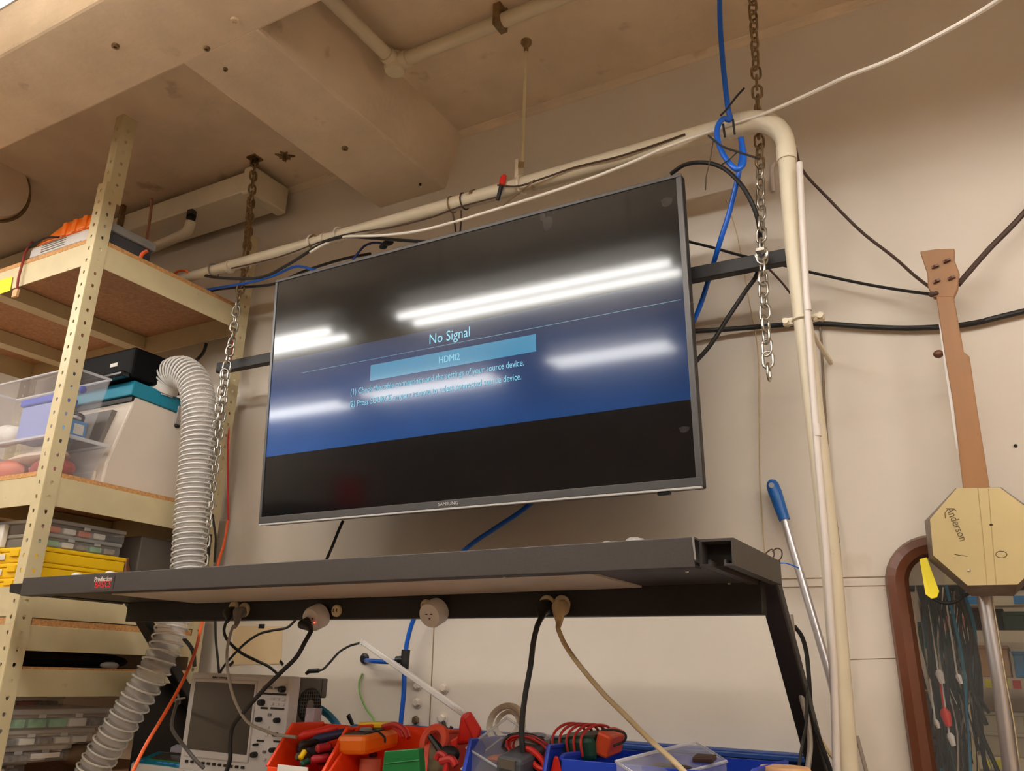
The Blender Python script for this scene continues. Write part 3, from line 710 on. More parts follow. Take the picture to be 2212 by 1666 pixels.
cable('cable', [PY(1568, 430, 1.93), PY(1590, 500, 1.935), PY(1606, 580, 1.935), PY(1620, 660, 1.94), PY(1637, 760, 1.94), PY(1640, 900, 1.94), PY(1641, 1020, 1.94), PY(1646, 1110, 1.94), PY(1652, 1200, 1.93), PY(1655, 1240, 1.92)], .0014, tanr, 'thin tan wire hanging down the wall right of the television', n=5)
cable('cable', [PY(1772, 700, 1.94), PY(1783, 900, 1.94), PY(1795, 1050, 1.94), PY(1812, 1180, 1.935), PY(1822, 1350, 1.93), PY(1836, 1560, 1.93), PY(1850, 1700, 1.93)], .003, mat('dusty cable', S(126, 104, 80), .6), 'dusty brown cable running down the wall right of the thick pipe', n=6)
cable('cable', [PY(741, 1125, 1.80), PY(730, 1150, 1.80), PY(718, 1180, 1.80), PY(705, 1210, 1.82), PY(692, 1240, 1.84), PY(686, 1315, 1.85)], .0042, blackr, 'short black cable below the left part of the television')
# wire bow and blue tie at the bench corner
cable('wire_loop', [PY(1648, 1212, 1.62), PY(1655, 1195, 1.62), PY(1668, 1187, 1.62), PY(1672, 1200, 1.62), PY(1664, 1214, 1.62), PY(1676, 1216, 1.62), PY(1688, 1204, 1.62), PY(1688, 1190, 1.62), PY(1678, 1185, 1.62), PY(1668, 1192, 1.62)], .0013, brownr, 'small bow of brown wire at the back right corner of the bench shelf', 'wire', n=5)
cable('wire', [PY(1640, 1216, 1.60), PY(1672, 1218, 1.60), PY(1695, 1217, 1.60), PY(1712, 1222, 1.60), PY(1726, 1228, 1.60)], .0012, bluer, 'thin blue wire tied at the back right corner of the bench shelf', 'wire', n=5)
tag(build('blue_knot', MB().blob(PY(1672, 1218, 1.598), .008, .006, .006), bluer, smooth=True), 'small blue knot at the back right corner of the bench shelf', 'knot')

# ================================================================== CREAM STEEL SHELVING
SX = -2.20; SYF = 1.300; SYR = 1.895; SXL = -3.45
shv = thing('shelving_unit', 'cream slotted angle shelving with particle board shelves at the left', 'shelving', (-2.8, 1.6, 0))
def flange(o, along, across, L, wdt, pitch=.0385, phase=0.0, hr=.0042, off=.5, key=False):
    """slotted strip: a row of cells, each with a six sided hole"""
    o = V(o); A = V(along); B = V(across); mb = MB(); n = int(L/pitch)
    for i in range(n):
        z0 = i*pitch; zc = z0+pitch/2
        out = [(0, z0), (wdt*off, z0), (wdt, z0), (wdt, z0+pitch), (wdt*off, z0+pitch), (0, z0+pitch)]
        hole = [(wdt*off-hr, zc-hr*.8), (wdt*off, zc-hr*1.7), (wdt*off+hr, zc-hr*.8), (wdt*off+hr, zc+hr*.8), (wdt*off, zc+hr*1.2), (wdt*off-hr, zc+hr*.8)]
        vs = [o+B*x+A*z for x, z in out+hole]
        mb.add(vs, [(k, (k+1) % 6, 6+(k+1) % 6, 6+k) for k in range(6)])
    rest = L-n*pitch
    if rest > 1e-4:
        mb.add([o+A*(n*pitch), o+B*wdt+A*(n*pitch), o+B*wdt+A*L, o+A*L], [(0, 1, 2, 3)])
    return mb
def post(x, y, sx, sy, z0, z1, wx=.040, wy=.042, name='post'):
    fx = flange((x, y, z0), (0, 0, 1), (sx, 0, 0), z1-z0, wx)
    fy = flange((x, y, z0), (0, 0, 1), (0, sy, 0), z1-z0, wy)
    fx.add(fy.v, fy.f)
    o = build(name, fx, cream, shv)
    s_ = o.modifiers.new('thickness', 'SOLIDIFY'); s_.thickness = .0024; s_.offset = 0
    return o
post(SX, SYF, -1, 1, 0, 2.855)
post(SX-.001, SYF+.010, -1, 1, 2.80, 3.10, .036, .046, 'post_extension')
post(SX, SYR, -1, -1, 0, 2.95)
post(SXL, SYF, 1, 1, 0, 2.855)
post(SXL, SYR, 1, -1, 0, 2.855)
def shelf(z1, h=.074, bt=.014, brd=True):
    """beams whose top edge is at z1-bt, board on top"""
    zb = z1-bt; t = .003
    build('end_beam', MB().box(SX-.004, SX-.001, SYF+.002, SYR-.002, zb-h, zb).box(SX-.022, SX-.004, SYF+.004, SYR-.004, zb-.003, zb), cream, shv, bevel=.001)
    build('end_beam', MB().box(SXL+.001, SXL+.004, SYF+.002, SYR-.002, zb-h, zb), cream, shv)
    build('front_beam', MB().box(SXL+.004, SX-.004, SYF+.003, SYF+.006, zb-h, zb), cream, shv)
    build('rear_beam', MB().box(SXL+.004, SX-.004, SYR-.006, SYR-.003, zb-h, zb), cream, shv)
    for x in (-2.76, -3.20):
        build('cross_brace', MB().box(x-.03, x+.03, SYF+.008, SYR-.008, zb-.050, zb-.002), cream, shv)
    if brd:
        bd = build('shelf_board', MB().box(SXL+.003, SX-.0045, SYF+.005, SYR-.005, zb, z1), board, shv)
        build('board_edge', MB().box(SX-.0045, SX-.002, SYF+.045, SYR-.045, zb, z1-.0005).box(SXL+.003, SX-.042, SYF+.002, SYF+.005, zb, z1-.0005), edgeboard, bd)
shelf(2.674)
shelf(1.976, .078, .013)
shelf(1.596, .062, .017)
# beam standing on top of the third board
build('end_beam', MB().box(SX-.004, SX-.001, SYF+.002, SYR-.002, 1.598, 1.672), cream, shv, bevel=.001)
build('front_beam', MB().box(SXL+.004, SX-.004, SYF+.003, SYF+.006, 1.598, 1.672), cream, shv)
build('shelf_board', MB().box(SXL+.003, SX-.0045, SYF+.005, SYR-.005, 1.655, 1.668), board, shv)
shelf(1.479, .066, .006)
build('shelf_board', MB().box(SXL+.003, SX-.0045, SYF+.005, SYR-.005, 1.20, 1.214), board, shv)
build('end_beam', MB().box(SX-.004, SX-.001, SYF+.002, SYR-.002, 1.13, 1.20), cream, shv)
lt = build('price_tag', MB().hexa([PY(-6, 607, 1.2995), PY(-6, 637, 1.2995), PY(-6, 637, 1.302), PY(-6, 607, 1.302), PY(27, 598, 1.2995), PY(22, 628, 1.2995), PY(22, 628, 1.302), PY(27, 598, 1.302)]), tagyellow, shv)

# --- top shelf
TZ0 = 2.674
wv = thing('slatted_case', 'white slatted case under the orange case on the top shelf', 'case', (-2.42, 1.39, TZ0))
wx0, wx1 = -2.565, -2.268
build('shell', MB().box(wx0, wx1, 1.313, 1.47, TZ0, TZ0+.053), whitep, wv, bevel=.014)
for k in range(4):
    build('vent_slat', MB().box(wx0+.07, wx0+.19, 1.3115, 1.314, TZ0+.018+k*.008, TZ0+.0205+k*.008), greyp, wv)
build('base_line', MB().box(wx0+.014, wx1-.02, 1.3115, 1.314, TZ0+.007, TZ0+.010), greyp, wv)
oc = thing('carry_case', 'bright orange plastic case with ribbed lid lying on the white case', 'case', (-2.39, 1.39, TZ0+.053))
build('body', MB().hexa([V((-2.56, 1.316, TZ0+.053)), V((-2.56, 1.47, TZ0+.053)), V((-2.41, 1.46, TZ0+.112)), V((-2.41, 1.324, TZ0+.112)), V((-2.256, 1.316, TZ0+.053)), V((-2.256, 1.47, TZ0+.053)), V((-2.285, 1.46, TZ0+.108)), V((-2.285, 1.324, TZ0+.108))]), orangem, oc, bevel=.01)
for x in (-2.40, -2.35, -2.30):
    build('rib', MB().box(x-.010, x+.010, 1.313, 1.325, TZ0+.056, TZ0+.100), orangem, oc, bevel=.003)
build('latch', MB().box(-2.34, -2.31, 1.316, 1.33, TZ0+.058, TZ0+.082), orangem, oc, bevel=.004)
rg = MB()
cable('strap', [PY(70, 523, 1.33), PY(55, 545, 1.305), PY(48, 570, 1.293), PY(40, 600, 1.292), PY(36, 628, 1.292)], .004, mat('maroon strap', S(140, 48, 40), .6), 'maroon strap hanging over the front beam of the top shelf', 'strap')
tag(build('strap_tab', MB().obox(PY(34, 634, 1.292), (1, 0, 0), (0, 1, 0), (0, 0, 1), .012, .004, .012), palewood), 'tan tab at the end of the maroon strap', 'tab')
cable('cable', [PY(62, 535, 1.306), PY(80, 522, 1.308), PY(105, 513, 1.31), PY(130, 512, 1.32)], .003, blackr, 'short black cable on the white slatted case')
gb = thing('slate_box', 'dark slate storage box on the top shelf beside the post', 'box', (-2.30, 1.42, TZ0))
build('body', MB().box(-2.40, -2.22, 1.35, 1.50, TZ0, TZ0+.047), greybox, gb, bevel=.004)
build('lid', MB().box(-2.41, -2.213, 1.34, 1.51, TZ0+.047, TZ0+.075), mat('pale slate lid', S(150, 150, 148), .35), gb, bevel=.006)
cable('cord', [PY(300, 560, 1.50), PY(312, 540, 1.5), PY(320, 500, 1.55), PY(326, 455, 1.6), PY(328, 430, 1.6)], .0045, mat('faded red cord', S(150, 96, 70), .6), 'faded red cord rising from the top shelf to the duct', 'cord')
cable('cord', [PY(303, 558, 1.46), PY(308, 548, 1.46), PY(318, 542, 1.47)], .006, oranger, 'short orange cord end on the top shelf', 'cord')
cable('cord', [PY(372, 596, 1.66), PY(385, 586, 1.66), PY(400, 585, 1.66), PY(408, 590, 1.66)], .004, oranger, 'orange cord curled on the far end of the top shelf', 'cord')

# --- second shelf: machine with teal lid, hose, black case, totes
Z2 = 1.976
mc = thing('fume_extractor', 'off white slope fronted machine with a teal lid on the second shelf', 'machine', (-2.38, 1.63, Z2))
MX1, MX0 = -2.250, -2.56
prof = [V((MX1, 1.497, Z2)), V((MX1, 1.760, Z2)), V((MX1, 1.745, 2.252)), V((MX1, 1.555, 2.262)), V((MX1, 1.500, 2.045))]
build('body', MB().prism(prof, (MX0-MX1, 0, 0)), machinew, mc, bevel=.006)
build('foot_ledge', MB().box(MX0, MX1-.03, 1.4885, 1.499, Z2, Z2+.045), machinew, mc, bevel=.006)
build('lid', MB().loft([V((MX1+.006, 1.535, 2.262)), V((MX1+.006, 1.770, 2.250)), V((MX0-.006, 1.770, 2.250)), V((MX0-.006, 1.535, 2.262))],
                       [V((MX1-.004, 1.545, 2.312)), V((MX1-.004, 1.755, 2.303)), V((MX0+.004, 1.755, 2.303)), V((MX0+.004, 1.545, 2.312))]), tealm, mc, bevel=.004)
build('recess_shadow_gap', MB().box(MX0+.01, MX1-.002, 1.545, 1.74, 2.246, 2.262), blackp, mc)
build('vent_panel', MB().hexa([V((MX0+.05, 1.500, 2.10)), V((MX0+.05, 1.52, 2.10)), V((MX0+.05, 1.545, 2.22)), V((MX0+.05, 1.527, 2.22)), V((MX1-.06, 1.500, 2.10)), V((MX1-.06, 1.52, 2.10)), V((MX1-.06, 1.545, 2.22)), V((MX1-.06, 1.527, 2.22))]), greyp, mc)
lq = PX(386, 898, MX1+.002)
lc = build('latch', MB().obox(lq, (1, 0, 0), (0, 1, 0), (0, .05, 1), .005, .010, .030), alu, mc, bevel=.002)
build('latch_knob', MB().blob(lq-V((0, 0, .034)), .006, .010, .007), benchdark, lc, smooth=True)
build('hose_spigot', MB().lathe([(.040, -.01), (.040, .03), (.036, .03)], (-2.285, 1.665, 2.305), n=24), whitep, mc, smooth=True)
bc = thing('black_case', 'black equipment case lying on the teal lid under the top shelf', 'case', (-2.42, 1.66, 2.315))
bpoly = [PX(165, 803, -2.245), PX(300, 747, -2.245), PX(398, 787, -2.245), PX(400, 800, -2.245), PX(330, 815, -2.245), PX(232, 836, -2.245)]
jet = mat('jet black plastic', S(6, 6, 7), .6, spec=.15)
build('body', MB().box(-2.62, -2.252, 1.527, 1.73, 2.318, 2.416), jet, bc, bevel=.008)
build('front_lip', MB().box(-2.60, -2.256, 1.50, 1.53, 2.314, 2.332), mat('gloss black plastic', S(16, 16, 18), .12), bc, bevel=.006)
build('maker_label', MB().box(-2.36, -2.325, 1.5255, 1.5275, 2.362, 2.374), paperw, bc)
cable('cable', [PY(412, 785, 1.88), PY(428, 775, 1.9), PY(440, 760, 1.9), PY(446, 742, 1.9)], .006, blackr, 'black cable behind the hose under the top shelf')

# corrugated hose
HR = .047
hpts = [V((-2.287, 1.665, 2.316)), V((-2.276, 1.665, 2.342)), V((-2.236, 1.663, 2.368)), V((-2.18, 1.66, 2.362)), V((-2.125, 1.66, 2.318)), V((-2.092, 1.66, 2.25)), PY(428, 950, 1.66), PY(421, 1040, 1.66), PY(413, 1130, 1.66), PY(406, 1220, 1.655), V((-2.005, 1.645, 1.68)), PY(374, 1346, 1.625), PY(357, 1400, 1.61), PY(331, 1452, 1.59), PY(272, 1548, 1.565), PY(216, 1638, 1.55), PY(180, 1700, 1.54), PY(160, 1740, 1.53)]
hp = smoothpath(hpts, 40)
def resample(path, step0):
    d = 0; out = [path[0]]; acc = 0
    tot = sum((b-a).length for a, b in zip(path, path[1:])); run = 0
    for a, b in zip(path, path[1:]):
        L = (b-a).length; run += L
        u = min(max((run/tot-.42)/.35, 0), 1)
        step = step0*(.66+.50*u)
        while acc+L >= step:
            t = (step-acc)/L; a = a.lerp(b, t); out.append(a.copy()); L = (b-a).length; acc = 0
        acc += L
    return out
PIT = .0215
hs = resample(hp, PIT/6)
def HRf(i):
    u = min(max((i/len(hs)-.45)/.35, 0), 1); return HR-.0065*u
hz = thing('corrugated_hose', 'clear corrugated extraction hose coming off the teal lidded machine', 'hose', (-1.95, 1.5, 1.26))
build('hose_wall', MB().sweep(hs, [HRf(i)-.0020+.0034*math.cos(2*math.pi*i/6) for i in range(len(hs))], 22, caps=False), hoseskin, hz, smooth=True)
# coil embedded in the wall
T_ = []; nrm = None
coil = []
for i in range(len(hs)-1):
    d = (hs[min(i+1, len(hs)-1)]-hs[max(i-1, 0)]).normalized()
    if nrm is None: nrm = (V((0, 1, 0))-d*d.y).normalized()
    nrm = (nrm-d*nrm.dot(d)).normalized(); bn = d.cross(nrm)
    for k in range(3):
        f_ = i+k/3; a = 2*math.pi*f_/6
        coil.append(hs[i].lerp(hs[i+1], k/3)+(nrm*math.cos(a)+bn*math.sin(a))*(HRf(i)+.0022))
build('coil_rib', MB().sweep(coil, .0026, 5), hoserib, hz, smooth=True)
build('end_cuff', MB().sweep([hs[2], hs[14]], HR+.004, 22, caps=False), whitep, hz, smooth=True)

# totes
def tote(name, label, x0, x1, y0, y1, z0, z1, material, inset=.02, lip=.008, contents=()):
    t = thing(name, label, 'tote', ((x0+x1)/2, (y0+y1)/2, z0), 'clear totes on the second shelf')
    a = [V((x0+inset, y0+inset, z0)), V((x1-inset, y0+inset, z0)), V((x1-inset, y1-inset, z0)), V((x0+inset, y1-inset, z0))]
    b = [V((x0, y0, z1)), V((x1, y0, z1)), V((x1, y1, z1)), V((x0, y1, z1))]
    mb = MB(); mb.add(a+b, [(3, 2, 1, 0), (0, 1, 5, 4), (1, 2, 6, 5), (2, 3, 7, 6), (3, 0, 4, 7)])
    o = build('shell', mb, material, t); s_ = o.modifiers.new('thickness', 'SOLIDIFY'); s_.thickness = .003
    build('rim', MB().sweep([b[0], b[1], b[2], b[3]], lip/2, 6, closed=True), clearrim, t)
    return t
tote('clear_tote', 'upper clear plastic tote holding a lilac box on the second shelf', -2.72, -2.245, 1.345, 1.462, 2.095, 2.285, clearp)
lb = thing('lilac_box', 'lilac plastic box with a blue lid inside the upper clear tote', 'box', (-2.46, 1.41, 2.10))
build('body', MB().box(-2.52, -2.36, 1.375, 1.44, 2.10, 2.21), lavender, lb, bevel=.006)
build('lid', MB().box(-2.525, -2.355, 1.37, 1.445, 2.21, 2.232), mat('blue lid plastic', S(70, 90, 200), .4), lb, bevel=.004)
bx = thing('component_box', 'small blue and white carton at the bottom of the upper clear tote', 'carton', (-2.31, 1.42, 2.10))
build('carton', MB().box(-2.345, -2.28, 1.385, 1.44, 2.10, 2.15), tagblue, bx, bevel=.003)
build('label', MB().box(-2.28, -2.279, 1.40, 1.43, 2.11, 2.14), paperw, bx)
tag(build('plastic_bag', MB().blob((-2.63, 1.405, 2.14), .06, .03, .035).blob((-2.58, 1.40, 2.135), .04, .025, .03), paperw, smooth=True), 'crumpled white bag in the upper clear tote', 'bag')
tag(build('blue_ball', MB().blob((-2.29, 1.41, 2.245), .012, .01, .012), mat('blue lid plastic', S(70, 90, 200), .4), smooth=True), 'small blue ball showing over the carton in the upper tote', 'ball')
tag(build('wire_bundle', MB().sweep(smoothpath([(-2.34, 1.40, 2.16), (-2.31, 1.41, 2.175), (-2.28, 1.42, 2.165), (-2.30, 1.43, 2.155), (-2.33, 1.41, 2.165)]), .005, 6), blackr, smooth=True), 'bundle of black wire on the carton in the upper tote', 'wire')
tote('clear_tote', 'lower clear plastic tote with red contents standing on the second shelf', -2.74, -2.235, 1.335, 1.485, Z2, 2.088, clearp, inset=.022, lip=.011)
tag(build('parts_bag', MB().blob((-2.36, 1.41, 2.012), .09, .045, .034), redstuff, smooth=True), 'bag of red parts in the lower clear tote', 'bag')
tag(build('parts_bag', MB().blob((-2.56, 1.40, 2.018), .08, .04, .04), pink, smooth=True), 'bag of salmon pink parts in the lower clear tote', 'bag')
tag(build('parts_bag', MB().blob((-2.46, 1.42, 2.055), .15, .04, .02), mat('ivory parts', S(210, 190, 170), .6), smooth=True), 'ivory parts lying on top in the lower clear tote', 'bag')

# --- third level: yellow organisers, clear cases, dark panel
def case(name, label, x0, x1, y0, y1, z0, z1, material, group, latches=2, cells=0, fills=()):
    t = thing(name, label, 'organiser', ((x0+x1)/2, (y0+y1)/2, z0), group)
    h = z1-z0
    build('tray', MB().box(x0+.002, x1-.002, y0+.002, y1-.002, z0, z0+h*(.715 if material is yellowm else .68)), clearc if material is clearb else material, t, bevel=.004)
    build('lid', MB().box(x0, x1, y0, y1, z0+h*.72, z1), clearb if material is clearb else material, t, bevel=.003)
    for k in range(latches):
        yy = y0+(k+1)*(y1-y0)/(latches+1)
        if material is yellowm: build('latch', MB().box(x0+.08+k*.09, x0+.12+k*.09, y0-.004, y0+.001, z0+h*.4, z0+h*.85), material, t, bevel=.001)
        else: build('latch', MB().box(x1-.001, x1+.002, yy-.010, yy+.010, z0+h*.55, z0+h*.75), clearb, t, bevel=.0008)
    for k in range(cells):
        a = y0+.012+k*(y1-y0-.024)/cells
        f = fills[k % len(fills)]
        build('compartment_contents', MB().box(x1-.06, x1-.0055, a+.004, a+(y1-y0-.024)/cells-.004, z0+.004, z0+h*.5), f, t, bevel=.003)
    return t
ZY = 1.669
yc = [(1.669, 1.700, 'bottom yellow organiser case of the stack of three behind the post'), (1.701, 1.741, 'middle yellow organiser case of the stack of three behind the post'), (1.742, 1.783, 'top yellow organiser case of the stack of three behind the post')]
for z0, z1, lbl in yc:
    t = case('organiser_case', lbl, -2.62, -2.236, 1.345, 1.612, z0, z1, yellowm, 'yellow organiser cases', 3)
    build('paper_label', MB().box(-2.43, -2.385, 1.3435, 1.345, z0+.008, z0+.024), paperw, t)
case('parts_case', 'clear parts case lying on the top yellow organiser', -2.60, -2.25, 1.36, 1.60, 1.7845, 1.822, clearb, 'clear parts cases', 2, 5, (greenstuff, paperw, greystuff, greenstuff, greystuff))
case('parts_case', 'upper clear parts case with pink contents under the second shelf', -2.60, -2.26, 1.36, 1.615, 1.823, 1.862, clearb, 'clear parts cases', 1, 5, (pink, paperw, pink, paperw, darkstuff))
tag(build('papers', MB().box(-2.60, -2.42, 1.345, 1.36, 1.786, 1.85), paperw, bevel=.003), 'white plastic tub front left of the post above the yellow cases', 'tub')
pn = thing('equipment_box', 'dark grey equipment box at the back of the shelf beside the yellow cases', 'box', (-2.40, 1.70, ZY))
build('sheet', MB().box(-2.62, -2.245, 1.655, 1.79, ZY, 1.855), scoped, pn, bevel=.004)
build('slot', MB().box(-2.30, -2.243, 1.64, 1.657, 1.70, 1.74), blackp, pn)
tag(build('brown_bottle', MB().lathe([(.016, 0), (.018, .04), (.018, .08), (.008, .10), (.008, .118)], (-2.265, 1.632, ZY), n=14), mat('amber plastic', S(120, 70, 34), .35), smooth=True), 'small amber bottle between the cases and the dark panel', 'bottle')

# --- between lower beams: dark cloth, scrap
Z4 = 1.479
tag(build('dark_cloth', MB().blob((-2.40, 1.44, Z4+.02), .14, .10, .03).blob((-2.36, 1.60, Z4+.018), .12, .14, .026), darkstuff, smooth=True), 'folded dark cloth on the low shelf between the cream beams', 'cloth')
tag(build('clear_wrapper', MB().blob((-2.215, 1.60, Z4+.008), .012, .030, .010), clearb, smooth=True), 'small clear wrapper lying at the edge of the low shelf', 'wrapper')

# --- bottom stack of clear parts cases
Z5 = 1.214
zs = [(1.214, 1.245, -2.30, 1.335, 1.47, 'lowest clear case of the bottom stack', (greystuff, paperw, greystuff)),
      (1.246, 1.285, -2.25, 1.335, 1.555, 'clear case with a white strip label in the bottom stack', (greystuff, greystuff, paperw, greystuff)),
      (1.286, 1.326, -2.235, 1.335, 1.605, 'clear case with white bags in the bottom stack', (greystuff, paperw, greystuff, paperw, paperw)),
      (1.327, 1.376, -2.225, 1.335, 1.645, 'clear case with pale green contents in the bottom stack', (greenstuff, greenstuff, greenstuff, paperw, greystuff)),
      (1.377, 1.405, -2.30, 1.345, 1.545, 'topmost clear case of the bottom stack', (greenstuff, redstuff, greystuff))]
for z0, z1, x1, y0, y1, lbl, fl in zs:
    t = case('parts_case', lbl, -2.62, x1, y0, y1, z0, z1, clearb, 'clear cases of the bottom stack', 2, len(fl), fl)
    if 'strip' in lbl:
        build('strip_label', MB().box(x1+.0052, x1+.006, 1.44, 1.52, z0+.010, z0+.022), paperw, t)
tag(build('brown_bag', MB().blob((-2.27, 1.62, 1.255), .05, .08, .035), mat('brown bag', S(110, 84, 58), .7), smooth=True), 'brown bag behind the bottom stack of clear cases', 'bag')

# ================================================================== WORKBENCH WITH OVERHEAD SHELF
BTZ = 1.195        # bench top surface
wbn = thing('workbench', 'dark grey workbench with an overhead shelf, slanted uprights and power rail', 'workbench', (-1.22, 1.6, 0))
def lerpx(a, b, x):
    t = (x-a.x)/(b.x-a.x); return a.lerp(b, t)
FY = 1.22
fl_t, fl_b = PY(50, 1249, FY), PY(47, 1287, FY)
fr_t, fr_b = PY(1498, 1159, FY), PY(1504, 1226, FY)
fl_b.x = fl_t.x; fr_b.x = fr_t.x
dy = V((0, 1, 0))
def slab(a, b, c, d, y0, y1):    # a,b left top/bottom, c,d right top/bottom
    def s(p, y): return V((p.x, y, p.z))
    return MB().hexa([s(a, y0), s(a, y1), s(b, y1), s(b, y0), s(c, y0), s(c, y1), s(d, y1), s(d, y0)])
fp = build('front_panel', slab(fl_t, fl_b, fr_t, fr_b, FY, FY+.004), bench, wbn, bevel=.0015)
build('return_lip', slab(fl_b+V((0, 0, .003)), fl_b, fr_b+V((0, 0, .003)), fr_b, FY+.003, FY+.03), benchdark, wbn)
DB = 1.50
build('shelf_deck', slab(fl_t, fl_t-V((0, 0, .003)), fr_t, fr_t-V((0, 0, .003)), FY+.002, DB), bench, wbn)
uf = V((0, 0, .012))
build('lamp_diffuser', slab(V((-1.78, 0, fl_b.z+.006)), V((-1.78, 0, fl_b.z+.002)), V((-.60, 0, fr_b.z+.006)), V((-.60, 0, fr_b.z+.002)), FY+.04, DB-.002), diffuser, wbn)
build('lamp_tray', slab(V((-2.06, 0, fl_b.z+.012)), V((-2.06, 0, fl_b.z+.007)), V((-.415, 0, fr_b.z+.012)), V((-.415, 0, fr_b.z+.007)), FY+.004, DB-.001), bench, wbn)
build('front_edge_clip', MB().hexa([PY(1494, 1160, FY-.002), PY(1494, 1160, FY+.004), PY(1500, 1210, FY+.004), PY(1500, 1210, FY-.002), PY(1499, 1160, FY-.002), PY(1499, 1160, FY+.004), PY(1504, 1210, FY+.004), PY(1504, 1210, FY-.002)]), greyp, fp)
# label on the front panel
lx = (fr_t-fl_t).normalized()
ql = PY(223, 1258, FY-.0006)
lz = V((0, -.0, 1)); lz = (lz-lx*lz.dot(lx)).normalized()
lab = build('maker_label', MB().obox(PY(223, 1259.5, FY-.0006), lx, (0, 1, 0), lz, .037, .0004, .0145), mat('label film', S(66, 60, 58), .45), fp)
text('label_lettering', 'Production', .0145, PY(223, 1251.5, FY-.0012), lx, lz, paperw, lab, width=.95)
text('label_lettering', 'BASICS', .0205, PY(222, 1263.5, FY-.0012), lx, lz, mat('label red', S(222, 40, 36), .5), lab, width=.88)
# open C channel along the front (its end shows at the right corner) and the side arms
def cchan(x, s, nm, a, b):
    c = V(((a.x+b.x)/2, 0, 0))
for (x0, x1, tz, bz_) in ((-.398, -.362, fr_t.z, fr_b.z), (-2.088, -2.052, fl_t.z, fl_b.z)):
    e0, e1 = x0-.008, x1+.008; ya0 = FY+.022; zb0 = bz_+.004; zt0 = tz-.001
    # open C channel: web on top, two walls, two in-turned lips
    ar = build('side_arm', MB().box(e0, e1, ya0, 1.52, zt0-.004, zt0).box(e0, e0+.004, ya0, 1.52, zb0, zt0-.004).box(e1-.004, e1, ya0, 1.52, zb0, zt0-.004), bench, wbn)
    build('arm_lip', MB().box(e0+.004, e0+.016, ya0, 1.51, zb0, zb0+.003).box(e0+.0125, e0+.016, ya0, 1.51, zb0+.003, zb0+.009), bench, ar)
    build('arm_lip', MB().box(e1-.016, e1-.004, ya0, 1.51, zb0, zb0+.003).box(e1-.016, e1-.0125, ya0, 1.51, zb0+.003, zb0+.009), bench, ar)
    build('arm_recess_dark', MB().box(e0+.004, e1-.004, ya0+.03, ya0+.034, zb0+.003, zt0-.004), blackp, ar)  # black plate inside the channel; the hollow's shade put into its colour
    # slanted upright
    def up(x, y, z): return V((x, y, z))
    ya, za, yb, zb = 1.492, tz-.006, 1.925, 1.215
    tvec = V((0, .040, -.004))
    build('upright', MB().hexa([V((x0, ya, za)), V((x0, ya, za))+tvec, V((x0, yb, zb))+tvec*.0+V((0, .0, .042)), V((x0, yb, zb)), V((x1, ya, za)), V((x1, ya, za))+tvec, V((x1, yb, zb))+V((0, 0, .042)), V((x1, yb, zb))]), benchdark, wbn, bevel=.003)
    build('upright_foot', MB().box(x0-.003, x1+.003, 1.88, 1.93, 0.0, 1.26), benchdark, wbn, bevel=.003)
build('left_end_cap', MB().hexa([PY(22, 1262, FY+.004), PY(22, 1262, FY+.03), PY(20, 1280, FY+.03), PY(20, 1280, FY+.004), PY(50, 1260, FY+.004), PY(50, 1260, FY+.03), PY(48, 1286, FY+.03), PY(48, 1286, FY+.004)]), blackp, wbn, bevel=.002)
# power rail
RY = 1.505
rl_t, rl_b, rr_t, rr_b = PY(262, 1292, RY), PY(262, 1343, RY), PY(1662, 1252, RY), PY(1662, 1327.5, RY)
rl_t.x = rl_b.x = -2.052; rr_t.x = rr_b.x = -.385
build('power_rail', slab(rl_t, rl_b, rr_t, rr_b, RY, RY+.028), benchdark, wbn, bevel=.002)
for px, py in ((185, 1286), (262, 1284), (650, 1280), (1090, 1248), (1484, 1235), (1326, 1267), (1575, 1261)):
    q = PY(px, py, RY-.002 if py > 1255 else FY+.02)
    build('screw', MB().blob(q, .0028, .0028, .0022, 8, 6), steel, wbn)
# bench top below the frame
build('side_panel', MB().box(-2.098, -2.094, 1.625, 1.90, BTZ, 1.445), benchdark, wbn)
build('bench_top', MB().box(-2.04, -.335, .92, 1.86, BTZ-.035, BTZ), mat('bench laminate', S(150, 136, 116), .4), wbn, bevel=.004)
for x in (-2.0, -.365):
    build('leg', MB().box(x-.025, x+.025, .98, 1.03, 0, BTZ-.035), benchdark, wbn)
    build('leg', MB().box(x-.025, x+.025, 1.74, 1.79, 0, BTZ-.035), benchdark, wbn)
# small bright scraps on top of the shelf
for i, (px, py, r_, lb_) in enumerate(((1312, 1166, .006, 'leftmost bit of clear scrap on the overhead shelf'), (1330, 1163, .005, 'middle bit of clear scrap on the overhead shelf'), (1369, 1160, .009, 'largest crumpled clear scrap on the overhead shelf'), (165, 1236, .009, 'pale round cap on the left end of the overhead shelf'), (237, 1231, .008, 'second pale round cap on the left end of the overhead shelf'))):
    q = PY(px, py+3, FY+.03); q.z = lerpx(fl_t, fr_t, q.x).z+r_*.4
    tag(build('scrap', MB().blob(q, r_*1.5, r_, r_*.7, 9, 6).blob(q+V((r_*1.2, .003, 0)), r_*.7, r_*.8, r_*.5, 8, 6), clearb if i < 3 else whitep, smooth=(i > 2)), lb_, 'scrap', 'scraps on the overhead shelf')

